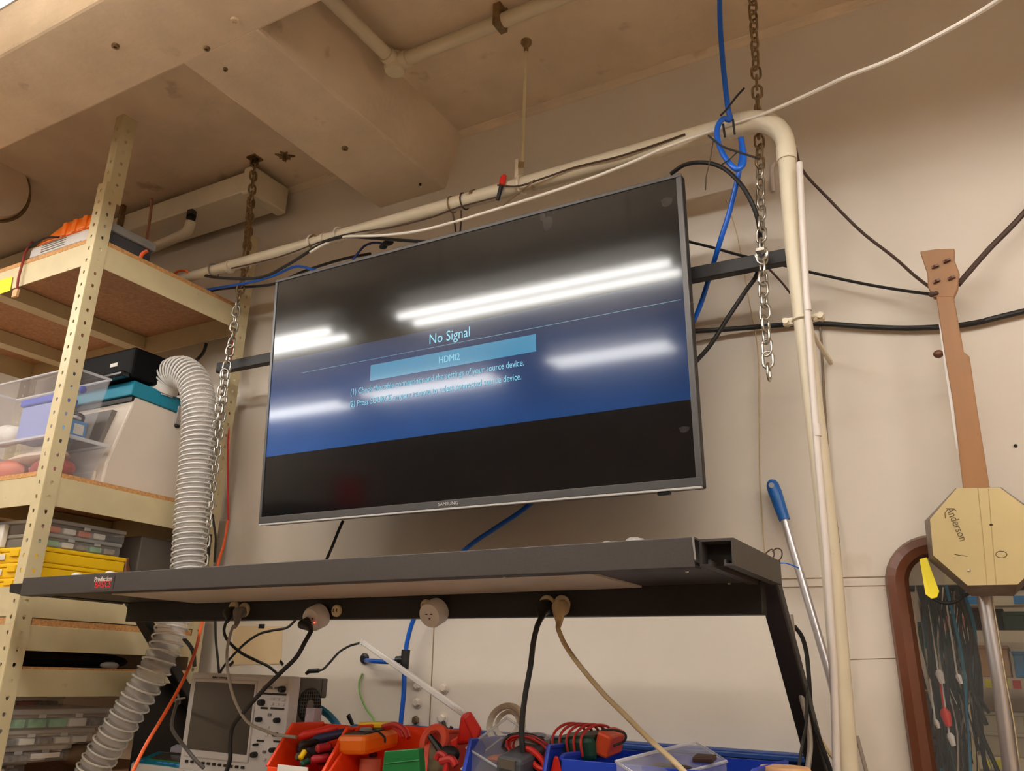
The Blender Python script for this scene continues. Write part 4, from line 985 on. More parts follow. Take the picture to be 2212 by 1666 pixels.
# ------------------------------------------------------------------ sockets, adapters and plugs on the power rail
def socket(px, py, label, r=.017, oval=False):
    q = PY(px, py, RY)
    t = thing('rail_socket', label, 'socket', q, 'sockets in the power rail')
    build('face', MB().lathe([(r, -.0), (r, -.005), (r*.8, -.008)], q, axis=(0, 1, 0), n=20), creamp, t, smooth=True)
    for s in (-1, 1):
        build('slot', MB().box(q.x+s*.005-.001, q.x+s*.005+.001, q.y-.0085, q.y-.007, q.z-.003, q.z+.004), blackp, t)
    return q
socket(507, 1315, 'socket behind the black plug at the left end of the rail')
socket(529, 1318, 'socket behind the grey plug at the left end of the rail')
socket(729, 1320, 'free cream socket right of the white adapter', .013)
socket(922, 1309, 'free cream socket left of the round white adapter', .013)
socket(1183, 1306, 'socket behind the black plug in the middle of the rail')
socket(1215, 1306, 'socket behind the tan plug in the middle of the rail')
def plug(px, py, ex, ey, r, material, label, y0=RY-.008, dy_=-.03):
    a = PY(px, py, y0); b = PY(ex, ey, y0+dy_)
    t = thing('power_plug', label, 'plug', a, 'plugs in the power rail')
    build('head', MB().sweep([a, a+V((0, -.016, -.002)), a.lerp(b, .5)+V((0, -.008, 0)), b], [r, r, r*.72, r*.42], 12), material, t, smooth=True)
    build('strain_relief', MB().sweep([b, b+(b-a).normalized()*.016], [r*.42, r*.30], 10), material, t, smooth=True)
    return b+(b-a).normalized()*.014
p1 = plug(503, 1323, 494, 1338, .013, blackp, 'black plug at the left end of the rail')
p2 = plug(525, 1323, 512, 1347, .013, greyp, 'grey plug at the left end of the rail')
p3 = plug(1181, 1312, 1170, 1333, .015, blackp, 'black plug in the middle of the rail')
p4 = plug(1216, 1313, 1208, 1345, .015, tanr, 'tan plug in the middle of the rail')
def adapter(px, py, label):
    q = PY(px, py, RY)
    t = thing('round_adapter', label, 'adapter', q, 'round adapters on the rail')
    ax = V((0, -1, -.42)).normalized()
    build('body', MB().lathe([(.022, 0), (.027, .004), (.027, .030), (.024, .036)], q, axis=ax, n=28), whitep, t, smooth=True)
    c = q+ax*.0362; X_ = V((1, 0, 0)); Z_ = ax.cross(X_).normalized(); Z_ = Z_ if Z_.z > 0 else -Z_
    for sx_, sz_ in ((-.006, .003), (.006, .003), (0, -.006)):
        build('slot', MB().obox(c+X_*sx_+Z_*sz_, X_, Z_, ax, .0026 if sz_ > 0 else .002, .0010, .0006), blackp, t)
    return q, c
qa, ca = adapter(695, 1328, 'white round adapter with a black plug and a tiny red lamp')
tag(build('indicator_lamp', MB().blob(ca+V((.012, -.001, -.006)), .0018, .0014, .0018, 8, 6), mat('red indicator', S(255, 60, 50), .3, emit=(1, .1, .06, 1), es=3.0), smooth=True), 'tiny red indicator lamp on the white round adapter', 'lamp')
qb, cb = adapter(948, 1318, 'white round adapter with nothing plugged in')
p5 = None
a = ca+V((-.006, -.002, -.004)); b = PY(672, 1364, ca.y-.03)
t = thing('power_plug', 'black plug pushed into the white round adapter', 'plug', a, 'plugs in the power rail')
build('head', MB().sweep([a, a+V((-.002, -.014, -.006)), a.lerp(b, .6), b], [.011, .011, .008, .005], 12), blackp, t, smooth=True)

# ------------------------------------------------------------------ cables hanging over the bench
cable('power_cable', [b, PY(660, 1385, 1.43), PY(640, 1420, 1.42), PY(610, 1450, 1.42), PY(570, 1490, 1.43), PY(530, 1535, 1.45), PY(503, 1570, 1.46), PY(497, 1610, 1.46), PY(497, 1640, 1.46), PY(488, 1670, 1.46)], .0048, blackr, 'black power cable from the white adapter down in front of the oscilloscope', n=9)
cable('power_cable', [p1, PY(488, 1345, 1.46), PY(484, 1365, 1.46), PY(493, 1385, 1.47), PY(520, 1410, 1.52), PY(555, 1428, 1.58), PY(580, 1440, 1.66), PY(604, 1460, 1.74)], .0036, blackr, 'black cable curving from the leftmost plug behind the oscilloscope', n=8)
cable('power_cable', [p2, PY(503, 1355, 1.45), PY(494, 1385, 1.45), PY(490, 1420, 1.45), PY(495, 1470, 1.45), PY(510, 1520, 1.45), PY(535, 1560, 1.45), PY(570, 1578, 1.45), PY(600, 1588, 1.44), PY(640, 1593, 1.44)], .0034, greyr, 'thin grey cable hanging from the grey plug across the oscilloscope', n=8)
cable('power_cable', [p3, PY(1160, 1355, 1.45), PY(1152, 1390, 1.45), PY(1146, 1440, 1.45), PY(1135, 1500, 1.44), PY(1128, 1560, 1.43), PY(1128, 1605, 1.42), PY(1134, 1650, 1.42), PY(1138, 1690, 1.42)], .0052, blackr, 'thick black cable hanging from the middle of the rail into the meters', n=9)
cable('power_cable', [p4, PY(1208, 1365, 1.45), PY(1222, 1395, 1.45), PY(1250, 1435, 1.44), PY(1300, 1495, 1.43), PY(1350, 1545, 1.42), PY(1400, 1595, 1.40), PY(1450, 1640, 1.38), PY(1490, 1680, 1.37)], .0045, tanr, 'tan cable slanting from the rail down to the clear tray', n=9)
cable('cable', [PY(641, 1337, 1.70), PY(620, 1356, 1.70), PY(590, 1362, 1.70), PY(560, 1370, 1.72), PY(530, 1390, 1.74), PY(500, 1420, 1.76), PY(480, 1445, 1.78), PY(474, 1460, 1.8)], .0034, blackr, 'thin black cable crossing under the rail left of the white adapter')
cable('cable', [PY(465, 1335, 1.86), PY(466, 1380, 1.86), PY(470, 1420, 1.86), PY(474, 1460, 1.86)], .0036, blackr, 'black cable hanging straight down beside the rear shelf post')
cable('cable', [PY(397, 1380, 1.80), PY(410, 1395, 1.80), PY(418, 1412, 1.80), PY(420, 1440, 1.80)], .006, blackr, 'short thick black cable curved against the shelving behind the hose')
cable('orange_cord', [PY(492, 1125, 1.87), PY(485, 1170, 1.86), PY(472, 1215, 1.84), PY(455, 1290, 1.76), PY(438, 1340, 1.66), PY(424, 1400, 1.58), PY(405, 1450, 1.52), PY(380, 1500, 1.47), PY(345, 1560, 1.42), PY(315, 1610, 1.39), PY(290, 1660, 1.36), PY(270, 1700, 1.34)], .0042, oranger, 'orange cord coming down the rear post and across in front of the hose', 'cord', n=8)
cable('cord', [PY(506, 705, 1.87), PY(503, 745, 1.87), PY(500, 790, 1.87), PY(497, 850, 1.88), PY(492, 1000, 1.88), PY(493, 1125, 1.87)], .0030, redr, 'red cord running down the rear shelf post behind the chain', 'cord', n=6)
cable('cable', [PY(459, 1112, 1.84), PY(463, 1140, 1.84), PY(466, 1165, 1.84), PY(463, 1215, 1.84)], .0036, blackr, 'black cable against the rear post below the chain')
tag(build('black_rod', MB().sweep([PY(454, 1155, 1.82), PY(446, 1222, 1.82)], .006, 8), blackp, smooth=True), 'short black rod hanging beside the left chain end', 'rod')
cable('cable', [PY(384, 1512, 1.60), PY(374, 1545, 1.56), PY(371, 1570, 1.52), PY(380, 1590, 1.48), PY(400, 1615, 1.44), PY(420, 1640, 1.44), PY(440, 1660, 1.45)], .0044, mat('slate cable', S(86, 80, 76), .5), 'slate grey cable curling in front of the oscilloscope corner')
cable('wire', [PY(384, 1500, 1.6), PY(388, 1520, 1.6), PY(378, 1513, 1.59), PY(400, 1508, 1.6)], .0028, greyr, 'small pale wire knot at the left of the oscilloscope', 'wire', n=6)
# cables beside the right upright
cable('cable', [PY(1708, 1328, 1.70), PY(1712, 1370, 1.70), PY(1717, 1430, 1.70), PY(1730, 1500, 1.69), PY(1745, 1560, 1.68), PY(1750, 1610, 1.67), PY(1744, 1670, 1.65)], .0050, greyr, 'thick pale grey cable running down the right upright', n=9)
cable('cable', [PY(1716, 1353, 1.72), PY(1732, 1375, 1.73), PY(1742, 1410, 1.74), PY(1747, 1460, 1.74), PY(1752, 1530, 1.74), PY(1760, 1570, 1.74), PY(1775, 1610, 1.74), PY(1800, 1680, 1.74)], .0042, blackr, 'black cable looping out beside the right upright')
cable('cable', [PY(1718, 1395, 1.69), PY(1728, 1440, 1.69), PY(1742, 1490, 1.69), PY(1742, 1560, 1.66), PY(1733, 1610, 1.62), PY(1722, 1680, 1.6)], .0028, blackr, 'thin black cable crossing in front of the right upright')
cable('cable', [PY(1772, 1595, 1.82), PY(1790, 1625, 1.82), PY(1815, 1660, 1.82), PY(1830, 1690, 1.82)], .0034, tanr, 'tan cable slanting away right of the upright at the frame bottom')
cable('cable', [PY(1851, 1590, 1.93), PY(1860, 1625, 1.93), PY(1872, 1670, 1.93)], .004, greyr, 'grey cable end low on the wall right of the pipe')

# ------------------------------------------------------------------ paper, bolts and marks on the wall under the shelf
pa = thing('taped_paper', 'buff paper sheet taped to the wall above the oscilloscope', 'paper', PY(550, 1440, WY))
build('sheet', MB().hexa([PY(505, 1352, WY-.002), PY(505, 1352, WY), PY(500, 1437, WY), PY(500, 1437, WY-.002), PY(611, 1353, WY-.002), PY(611, 1353, WY), PY(607, 1434, WY), PY(607, 1434, WY-.002)]), paperb, pa)
for px, py, w_, h_, a_ in ((565, 1353, .020, .010, 0), (500, 1434, .016, .008, .6), (608, 1432, .014, .007, -.7)):
    build('tape', MB().obox(PY(px, py, WY-.003), (math.cos(a_), 0, math.sin(a_)), (0, 1, 0), (-math.sin(a_), 0, math.cos(a_)), w_/2*1.2, .0006, h_/2*1.2), blackp, pa)
for px, py, lbl in ((903, 1481, 'top left painted wall bolt under the light bar'), (960, 1487, 'right painted wall bolt beside the seam'), (902, 1518, 'middle left painted wall bolt'), (900, 1556, 'low left rusty looking wall bolt'), (957, 1553, 'low right wall bolt beside the seam')):
    q = PY(px, py, WY)
    t = thing('wall_bolt', lbl, 'bolt', q, 'painted bolts in the wall')
    build('head', MB().lathe([(.011, 0), (.011, -.008), (.008, -.011)], q, axis=(0, 1, 0), n=6), wallm if 'rusty' not in lbl else rusty, t)
    build('washer', MB().lathe([(.015, 0), (.015, -.002)], q, axis=(0, 1, 0), n=16), wallm, t)
cable('wire', [PY(783, 1455, WY-.004), PY(776, 1475, WY-.01), PY(778, 1500, WY-.015), PY(790, 1530, WY-.02), PY(805, 1550, WY-.03), PY(815, 1570, WY-.04)], .0028, greenr, 'green wire coming out of the wall behind the orange bins', 'wire', n=6)
tag(build('black_strip', MB().sweep([PY(752, 1545, 1.80), PY(760, 1562, 1.80), PY(768, 1590, 1.80)], [.007, .006, .005], 6, flat=.4), blackr, smooth=True), 'short black strip standing up behind the orange bins', 'strip')
tag(build('wall_hook', MB().sweep(smoothpath([PY(958, 1560, 1.92), PY(962, 1572, 1.91), PY(972, 1578, 1.90), PY(976, 1570, 1.90)]), .005, 6), benchdark, smooth=True), 'dark hook on the wall beside the lowest bolts', 'hook')
# LED light bar leaning across
lb_ = thing('light_bar', 'slim silver light bar leaning across the wall above the bins', 'light bar', PY(1000, 1545, 1.76))
la, lc_ = PY(784, 1387, 1.86), PY(1010, 1548, 1.76)
ld = (lc_-la).normalized(); ln = ld.cross(V((0, 1, 0))).normalized(); lo = ld.cross(ln).normalized()
build('extrusion', MB().obox((la+lc_)/2, ld, ln, lo, (lc_-la).length/2, .0065, .005), condm, lb_, bevel=.001)
build('lens', MB().obox((la+lc_)/2-V((0, .0055, 0)), ld, ln, lo, (lc_-la).length/2-.004, .0045, .001), whitep, lb_)
build('end_cap', MB().obox(la, ld, ln, lo, .004, .0075, .006), whitep, lb_)
cable('lamp_lead', [la, PY(775, 1390, 1.86), PY(755, 1396, 1.84), PY(732, 1410, 1.80), PY(712, 1432, 1.74), PY(698, 1446, 1.70), PY(686, 1449, 1.70)], .0030, blackr, 'thin black lead from the light bar to its barrel plug', n=7)
tag(build('barrel_plug', MB().sweep([PY(688, 1449, 1.70), PY(668, 1450, 1.70), PY(662, 1455, 1.69)], [.0055, .0055, .0045], 10), blackp, smooth=True), 'black barrel plug resting on the oscilloscope', 'plug')

# ------------------------------------------------------------------ OSCILLOSCOPE
OY = 1.60
ot_l, ot_r = PY(414, 1453, OY), PY(630, 1461, OY)
ox0, ox1 = ot_l.x, ot_r.x; oz1 = (ot_l.z+ot_r.z)/2; oz0 = BTZ
osc = thing('oscilloscope', 'pale grey bench oscilloscope with a dark screen and rows of knobs', 'oscilloscope', ((ox0+ox1)/2, OY+.06, oz0))
W_ = ox1-ox0; H_ = oz1-oz0
def of(u, h, d=0.0): return V((ox0+u*W_, OY-d, oz1-h))         # u across 0..1, h metres below top
build('front_frame', MB().box(ox0, ox1, OY, OY+.035, oz0+.012, oz1), scopew, osc, bevel=.006)
rear = build('rear_case', MB().box(ox0+.012, ox1-.004, OY+.035, OY+.115, oz0+.012, oz1-.003).box(ox0+.012, ox1-.004, OY+.115, OY+.135, oz1-.050, oz1-.003), scoped, osc, bevel=.004)
build('foot', MB().box(ox0+.03, ox0+.08, OY+.01, OY+.09, oz0, oz0+.012), blackp, osc)
build('foot', MB().box(ox1-.08, ox1-.03, OY+.01, OY+.09, oz0, oz0+.012), blackp, osc)
fq = V((ox1-.004, OY+.075, oz1-.065))
gr = build('fan_grille', MB().lathe([(.040, -.001), (.040, .002), (.037, .002), (.037, -.001)], fq, axis=(1, 0, 0), n=28), blackp, rear)
build('fan_opening', MB().lathe([(.037, .0002), (.037, .0012)], fq, axis=(1, 0, 0), n=28), blackp, rear)
build('fan_hub', MB().lathe([(.013, 0), (.012, .004)], fq, axis=(1, 0, 0), n=16), greyp, rear)
for k in range(-4, 5):
    hh = math.sqrt(max(.036**2-(k*.008)**2, 0))
    build('grille_bar', MB().box(fq.x+.002, fq.x+.0035, fq.y+k*.008-.0010, fq.y+k*.008+.0010, fq.z-hh, fq.z+hh), scoped, gr)
    build('grille_bar', MB().box(fq.x+.002, fq.x+.0035, fq.y-hh, fq.y+hh, fq.z+k*.008-.0010, fq.z+k*.008+.0010), scoped, gr)
SU0, SU1 = .075, .675
build('display_surround', MB().box(of(SU0-.03, 0).x, of(SU1+.015, 0).x, OY-.004, OY+.001, oz1-.198, oz1-.014), scopew, osc, bevel=.003)
build('display', MB().box(of(SU0, 0).x, of(SU1, 0).x, OY-.0055, OY-.003, oz1-.180, oz1-.022), lcd, osc)
text('maker_lettering', 'Agilent Technologies', .0078, of(.24, .0095, .0045), (1, 0, 0), (0, 0, 1), ink, osc, align='LEFT', width=.9)
def knob(u, h, r, material=blackp):
    build('knob', MB().lathe([(r, 0), (r, .010), (r*.85, .014)], of(u, h, 0), axis=(0, -1, 0), n=16), material, osc, smooth=True)
for u, h, r in ((.94, .030, .0105), (.76, .062, .0105), (.755, .100, .0085), (.925, .099, .0085), (.925, .130, .0065), (.75, .178, .0095), (.915, .164, .0080), (.92, .196, .0080), (.755, .156, .0045)):
    knob(u, h, r*.72)
for u0, u1, h in ((.745, .97, .0415), (.745, .81, .0745), (.84, .965, .0735), (.745, .81, .147), (.90, .97, .145)):
    build('panel_stripe', MB().box(of(u0, 0).x, of(u1, 0).x, OY-.0012, OY+.001, oz1-h-.0022, oz1-h+.0022), ink, osc)
for r0, (h, us) in enumerate(((.028, (.76, .82, .875)), (.053, (.85, .90, .95)), (.064, (.85, .90, .95)), (.088, (.84,)), (.116, (.835,)), (.133, (.83,)), (.170, (.83,)), (.186, (.84,)))):
    for u in us:
        build('button', MB().box(of(u, 0).x-.005, of(u, 0).x+.005, OY-.004, OY+.001, oz1-h-.003, oz1-h+.003), whitep if r0 % 3 else greyp, osc, bevel=.0012)
for k in range(11):
    u = .085+k*.056
    build('soft_key', MB().box(of(u, 0).x-.0045, of(u, 0).x+.0045, OY-.004, OY+.001, oz1-.2115, oz1-.2055), ink, osc, bevel=.001)
build('lower_panel', MB().box(ox0-.002, ox1+.001, OY-.008, OY+.001, oz0+.012, oz1-.226), scopew, osc, bevel=.003)
for k in range(5):
    u = .14+k*.17
    c = build('input_bezel', MB().box(of(u, 0).x-.019, of(u, 0).x+.019, OY-.0095, OY-.007, oz1-.262, oz1-.230), scoped, osc)
    build('connector', MB().lathe([(.009, 0), (.009, .012), (.007, .012), (.007, .016)], of(u, .246, .0095), axis=(0, -1, 0), n=14), steel, c, smooth=True)

# small teal fronted meter at the left
mtr = thing('bench_meter', 'white bench meter with a teal panel left of the oscilloscope', 'meter', (-2.0, 1.65, BTZ))
MY = 1.61; a1 = PY(283, 1648, MY); x0, x1 = a1.x, ox0-.004; zt = a1.z
build('case', MB().hexa([V((x0, MY, BTZ)), V((x0, MY+.085, BTZ)), V((x0, MY+.085, zt+.024)), V((x0, MY, zt)), V((x1, MY, BTZ)), V((x1, MY+.085, BTZ)), V((x1, MY+.085, zt+.024)), V((x1, MY, zt))]), whitep, mtr, bevel=.004)
def sl(u, v, d=.001): return V((x0+u*(x1-x0), MY+v*.085, zt+v*.024+d))
def quad(u0, u1, v0, v1, d): return MB().prism([sl(u0, v0, d), sl(u1, v0, d), sl(u1, v1, d), sl(u0, v1, d)], (0, 0, .001))
build('teal_panel', quad(.02, .98, .03, .90, .0006), tealm, mtr)
build('display', quad(.16, .96, .36, .86, .0018), lcd, mtr)
build('green_line', quad(.16, .96, .30, .33, .0018), mat('green stripe', S(60, 150, 60), .5), mtr)
for k in range(5):
    q = sl(.10+(.26+k*.13 if k else 0), .16, .002)
    build('button', MB().blob(q, .010, .006, .003, 10, 6), tagblue, mtr, smooth=True)
tag(build('document', MB().hexa([V((x0+.06, MY+.07, zt+.026)), V((x0+.06, MY+.088, zt+.030)), V((x0+.06, MY+.088, zt+.044)), V((x0+.06, MY+.07, zt+.038)), V((x1, MY+.07, zt+.026)), V((x1, MY+.088, zt+.030)), V((x1, MY+.088, zt+.044)), V((x1, MY+.07, zt+.038))]), mat('lilac paper', S(190, 186, 200), .7)), 'stack of lilac papers lying on the bench meter', 'papers')

# ================================================================== BINS AND TOOLS ON THE BENCH
# a raised tray keeps the bins at the back of the bench
riser = thing('bin_riser', 'low grey riser shelf under the bins on the bench', 'riser', (-.9, 1.5, BTZ))
build('top', MB().box(-1.47, -.345, 1.36, 1.84, 1.252, 1.262), greyp, riser)
for x in (-1.46, -.355): build('side', MB().box(x-.006, x+.006, 1.36, 1.84, BTZ, 1.252), greyp, riser)
RZ = 1.262
def hopper(name, label, x0, x1, y0, y1, z0, z1, material, group, lip=.45, cut=.40):
    """open fronted stacking bin with sloped side walls"""
    t = thing(name, label, 'bin', ((x0+x1)/2, (y0+y1)/2, z0), group)
    th = .004; yc_ = y0+(y1-y0)*cut; zl = z0+(z1-z0)*lip
    for nm, x in (('side_wall', x0), ('side_wall', x1-th)):
        build(nm, MB().prism([V((x, y0, z0)), V((x, y1, z0)), V((x, y1, z1)), V((x, yc_, z1)), V((x, y0+.004, zl))], (th, 0, 0)), material, t, bevel=.0012)
    build('bottom', MB().box(x0+th, x1-th, y0, y1, z0, z0+th), material, t)
    build('back_wall', MB().box(x0+th, x1-th, y1-th, y1, z0+th, z1), material, t)
    build('front_lip', MB().box(x0+th, x1-th, y0, y0+th, z0+th, zl), material, t, bevel=.0012)
    # rolled rims
    for x in (x0, x1):
        build('rim', MB().sweep([V((x, y1, z1)), V((x, yc_, z1)), V((x, y0+.004, zl))], .0042, 6), material, t, smooth=True)
    return t
h1 = hopper('stacking_bin', 'red orange stacking bin full of tool handles beside the oscilloscope', -1.385, -1.235, 1.40, 1.56, RZ, 1.383, redorange, 'red orange bins', .36)
h2 = hopper('stacking_bin', 'red orange stacking bin holding an orange meter', -1.228, -1.035, 1.41, 1.62, RZ, 1.386, redorange, 'red orange bins', .34)
build('card_label', MB().box(-1.35, -1.27, 1.397, 1.400, RZ+.01, RZ+.05), paperw, h1)
# tool handles in the first bin
def handle(a, b, r, material, label, cat='tool', r2=None):
    tag(build('screwdriver', MB().sweep([a, V(a).lerp(V(b), .12), V(a).lerp(V(b), .5), V(a).lerp(V(b), .88), b], [r*.6, r, r*.9, r, r*.6], 10), material, smooth=True), label, cat, 'tool handles in the first bin')
handle(PY(645, 1592, 1.45), PY(730, 1572, 1.50), .0095, redm, 'long bright red handle lying across the first bin')
handle(PY(675, 1600, 1.46), PY(765, 1578, 1.52), .010, mat('dark navy rubber', S(40, 46, 84), .5), 'navy handle behind the long red handle')
handle(PY(730, 1586, 1.50), PY(775, 1570, 1.53), .0075, tealr, 'slate blue handle end above the second bin')
handle(PY(683, 1618, 1.43), PY(715, 1612, 1.46), .0085, mat('crimson rubber', S(170, 28, 44), .45), 'upper crimson handle end in the first bin')
handle(PY(672, 1642, 1.42), PY(712, 1636, 1.45), .0085, mat('crimson rubber', S(170, 28, 44), .45), 'lower crimson handle end in the first bin')
handle(PY(648, 1610, 1.42), PY(690, 1603, 1.47), .008, blackp, 'black handle end at the left of the first bin')
handle(PY(640, 1636, 1.415), PY(668, 1632, 1.45), .008, mat('olive rubber', S(70, 62, 38), .5), 'olive handle end low in the first bin')
handle(PY(648, 1640, 1.415), PY(659, 1622, 1.43), .006, yellowm, 'yellow handle tip in the first bin')
handle(PY(650, 1652, 1.41), PY(668, 1644, 1.43), .007, dgreen, 'green handle end at the lip of the first bin')
for k, (px, py) in enumerate(((690, 1622), (700, 1632), (668, 1618))):
    tag(build('pliers_grip', MB().blob(PY(px, py, 1.475+.01*k), .026, .03, .02), mat('dark mixed grips', S(44, 36, 46), .6, var=.4, scale=40), smooth=True), ['dark tool grips in the middle of the first bin', 'dark tool grips at the right of the first bin', 'dark tool grips at the back of the first bin'][k], 'tool', 'dark grips in the first bin')
# orange meter and yellow tools in the second bin
mt = thing('multimeter', 'chunky orange multimeter lying in the second red orange bin', 'multimeter', PY(800, 1615, 1.48))
oq = PY(795, 1602, 1.50)
build('holster', MB().obox(oq, (1, .1, .05), (0, 1, .1), (0, -.1, 1), .036, .055, .019), orangem, mt, bevel=.010)
build('face', MB().obox(oq+V((.0, .0, .0195)), (1, .1, .05), (0, 1, .1), (0, -.1, 1), .026, .046, .002), blackp, mt, bevel=.002)
build('dial', MB().lathe([(.014, 0), (.012, .006)], oq+V((0, -.01, .0205)), n=16), greyp, mt, smooth=True)
ym = thing('multimeter', 'yellow meter lying on top at the back of the second bin', 'multimeter', PY(815, 1570, 1.56))
yq = PY(815, 1569, 1.56)
build('case', MB().obox(yq, (1, 0, .06), (0, 1, 0), (-.06, 0, 1), .038, .022, .009), yellowm, ym, bevel=.005)
build('strap', MB().obox(yq+V((-.018, -.022, -.012)), (1, 0, -.35), (0, 1, 0), (.35, 0, 1), .018, .006, .005), blackp, ym)
cable('test_lead', [PY(835, 1575, 1.52), PY(850, 1572, 1.51), PY(862, 1582, 1.50), PY(868, 1595, 1.49)], .0040, redr, 'left red test lead over the second bin', 'lead', 'red leads over the second bin')
cable('test_lead', [PY(828, 1570, 1.515), PY(855, 1566, 1.505), PY(875, 1578, 1.495), PY(882, 1595, 1.49)], .0055, redr, 'right red test lead over the second bin', 'lead', 'red leads over the second bin')
cable('test_lead', [PY(800, 1575, 1.51), PY(815, 1580, 1.50), PY(830, 1592, 1.49), PY(832, 1604, 1.485)], .0022, blackr, 'thin black test lead over the orange meter', 'lead')
tag(build('tape_roll', MB().lathe([(.016, 0), (.022, 0), (.022, .03), (.016, .03)], PY(800, 1650, 1.50)-V((0, 0, .02)), n=20), pink, smooth=True), 'salmon coloured roll inside the second bin', 'roll')
tag(build('violet_cap', MB().blob(PY(800, 1630, 1.54), .018, .012, .008), mat('violet plastic', S(80, 30, 66), .5), smooth=True), 'violet cap on the roll inside the second bin', 'cap')
gc = thing('green_card', 'green circuit board box standing at the front of the bins', 'box', PY(865, 1680, 1.38))
g0, g1, g2, g3 = PY(830, 1623, 1.375), PY(903, 1617, 1.375), PY(908, 1690, 1.375), PY(822, 1690, 1.375)
build('shell', MB().loft([g0, g1, g2, g3], [p+V((0, .02, 0)) for p in (g0, g1, g2, g3)]), greenm, gc, bevel=.002)
build('score_line', MB().sweep([PY(832, 1650, 1.374), PY(905, 1642, 1.374)], .0008, 5), mat('pale green line', S(60, 140, 80), .5), gc)
# red clamp meter and pliers between the bins
cm_ = thing('clamp_meter', 'salmon red clamp meter with an open jaw ring between the bins', 'clamp meter', PY(930, 1680, 1.45))
jq = PY(938, 1602, 1.47)
build('jaw', MB().sweep([jq+V((math.cos(a)*.024, .01*math.sin(a), math.sin(a)*.024)) for a in [k*math.pi/9 for k in range(18)]], .0085, 8, closed=True), mat('faded red plastic', S(228, 84, 56), .45), cm_, smooth=True)
build('body', MB().loft([PY(915, 1612, 1.46), PY(930, 1605, 1.46), PY(920, 1690, 1.43), PY(896, 1690, 1.43)], [PY(915, 1612, 1.49), PY(930, 1605, 1.49), PY(920, 1690, 1.47), PY(896, 1690, 1.47)]), mat('faded red plastic', S(228, 84, 56), .45), cm_, bevel=.003)
build('inner_panel', MB().loft([PY(930, 1598, 1.452), PY(958, 1620, 1.452), PY(962, 1690, 1.44), PY(922, 1690, 1.44)], [PY(930, 1598, 1.47), PY(958, 1620, 1.47), PY(962, 1690, 1.46), PY(922, 1690, 1.46)]), mat('olive grey panel', S(120, 104, 70), .5, var=.4, scale=50), cm_)
build('trigger', MB().sweep([PY(928, 1590, 1.448), PY(945, 1612, 1.446), PY(960, 1635, 1.446)], [.005, .007, .008], 8), blackp, cm_, smooth=True)
tag(build('pliers', MB().sweep(smoothpath([PY(942, 1640, 1.43), PY(950, 1628, 1.43), PY(965, 1640, 1.43), PY(962, 1670, 1.43)]), .006, 8).sweep(smoothpath([PY(952, 1645, 1.428), PY(975, 1640, 1.428), PY(985, 1655, 1.428)]), .007, 8), redr, smooth=True), 'red handled pliers tangled in front of the clamp meter', 'pliers')
tag(build('black_grip', MB().blob(PY(970, 1630, 1.45), .022, .016, .016), blackr, smooth=True), 'black grip beside the red handled pliers', 'grip')
# red bottle cap / nozzle
rn = thing('red_funnel', 'red plastic funnel standing among the bins', 'funnel', PY(1010, 1610, 1.50))
build('cone', MB().loft([PY(985, 1610, 1.50), PY(1022, 1606, 1.50), PY(1020, 1606, 1.535), PY(990, 1610, 1.535)], [PY(995, 1545, 1.50), PY(1016, 1535, 1.50), PY(1018, 1536, 1.53), PY(1000, 1545, 1.53)]), redm, rn, bevel=.006)
build('spout', MB().loft([PY(1016, 1535, 1.495), PY(1042, 1575, 1.495), PY(1040, 1590, 1.53), PY(1016, 1540, 1.53)], [PY(1000, 1552, 1.492), PY(1026, 1608, 1.492), PY(1026, 1608, 1.53), PY(1000, 1552, 1.53)]), redm, rn, bevel=.004)
tag(build('red_scrap', MB().loft([PY(973, 1600, 1.47), PY(990, 1590, 1.47), PY(985, 1625, 1.47), PY(975, 1630, 1.47)], [PY(973, 1600, 1.49), PY(990, 1590, 1.49), PY(985, 1625, 1.49), PY(975, 1630, 1.49)]), redm, bevel=.003), 'red plastic edge left of the funnel', 'scrap')
# blue bins and the clear organiser leaning on them
hopper('stacking_bin', 'blue stacking bin behind the clear organiser', -.905, -.745, 1.395, 1.60, RZ, 1.383, bluem, 'blue bins', .5, .12)
hopper('stacking_bin', 'wide blue stacking bin at the right holding a clear tray', -.712, -.39, 1.40, 1.62, RZ, 1.372, bluem, 'blue bins', .96, .06)
hopper('stacking_bin', 'blue stacking bin at the right end partly hidden by the clear tray', -.505, -.355, 1.37, 1.395, RZ, 1.352, bluem, 'blue bins', .9, .2)
co = thing('clear_organiser', 'clear plastic organiser box leaning on its corner between the bins', 'organiser', PY(1080, 1640, 1.43))
C0, C1, C2, C3 = PY(1008, 1616, 1.42), PY(1095, 1551, 1.50), PY(1176, 1608, 1.50), PY(1098, 1672, 1.42)
dn = V((-.010, 0, -.036))
cb_ = MB().loft([C0, C1, C2, C3], [C0+dn, C1+dn, C2+dn, C3+dn])
build('shell', cb_, clearc, co, bevel=.003)
build('lid_edge', MB().sweep([C0, C1, C2, C3], .0028, 6, closed=True), clearrim, co)
build('base_edge', MB().sweep([C0+dn, C1+dn, C2+dn, C3+dn], .0022, 6, closed=True), clearrim, co)
build('label_card', MB().prism([C0.lerp(C2, .52)+V((0, 0, .001)), C1.lerp(C2, .48)+V((0, 0, .001)), C2.lerp(C3, .15)+V((0, 0, .001)), C3.lerp(C2, .45)+V((0, 0, .001))], (0, 0, .001)), paperw, co)
build('pink_contents', MB().blob((C0+C2)/2+V((0, 0, -.022)), .035, .03, .008), pink, co, smooth=True)
wr = thing('white_reel', 'translucent white reel standing behind the clear organiser', 'reel', PY(1095, 1560, 1.66))
wq = PY(1093, 1565, 1.66)
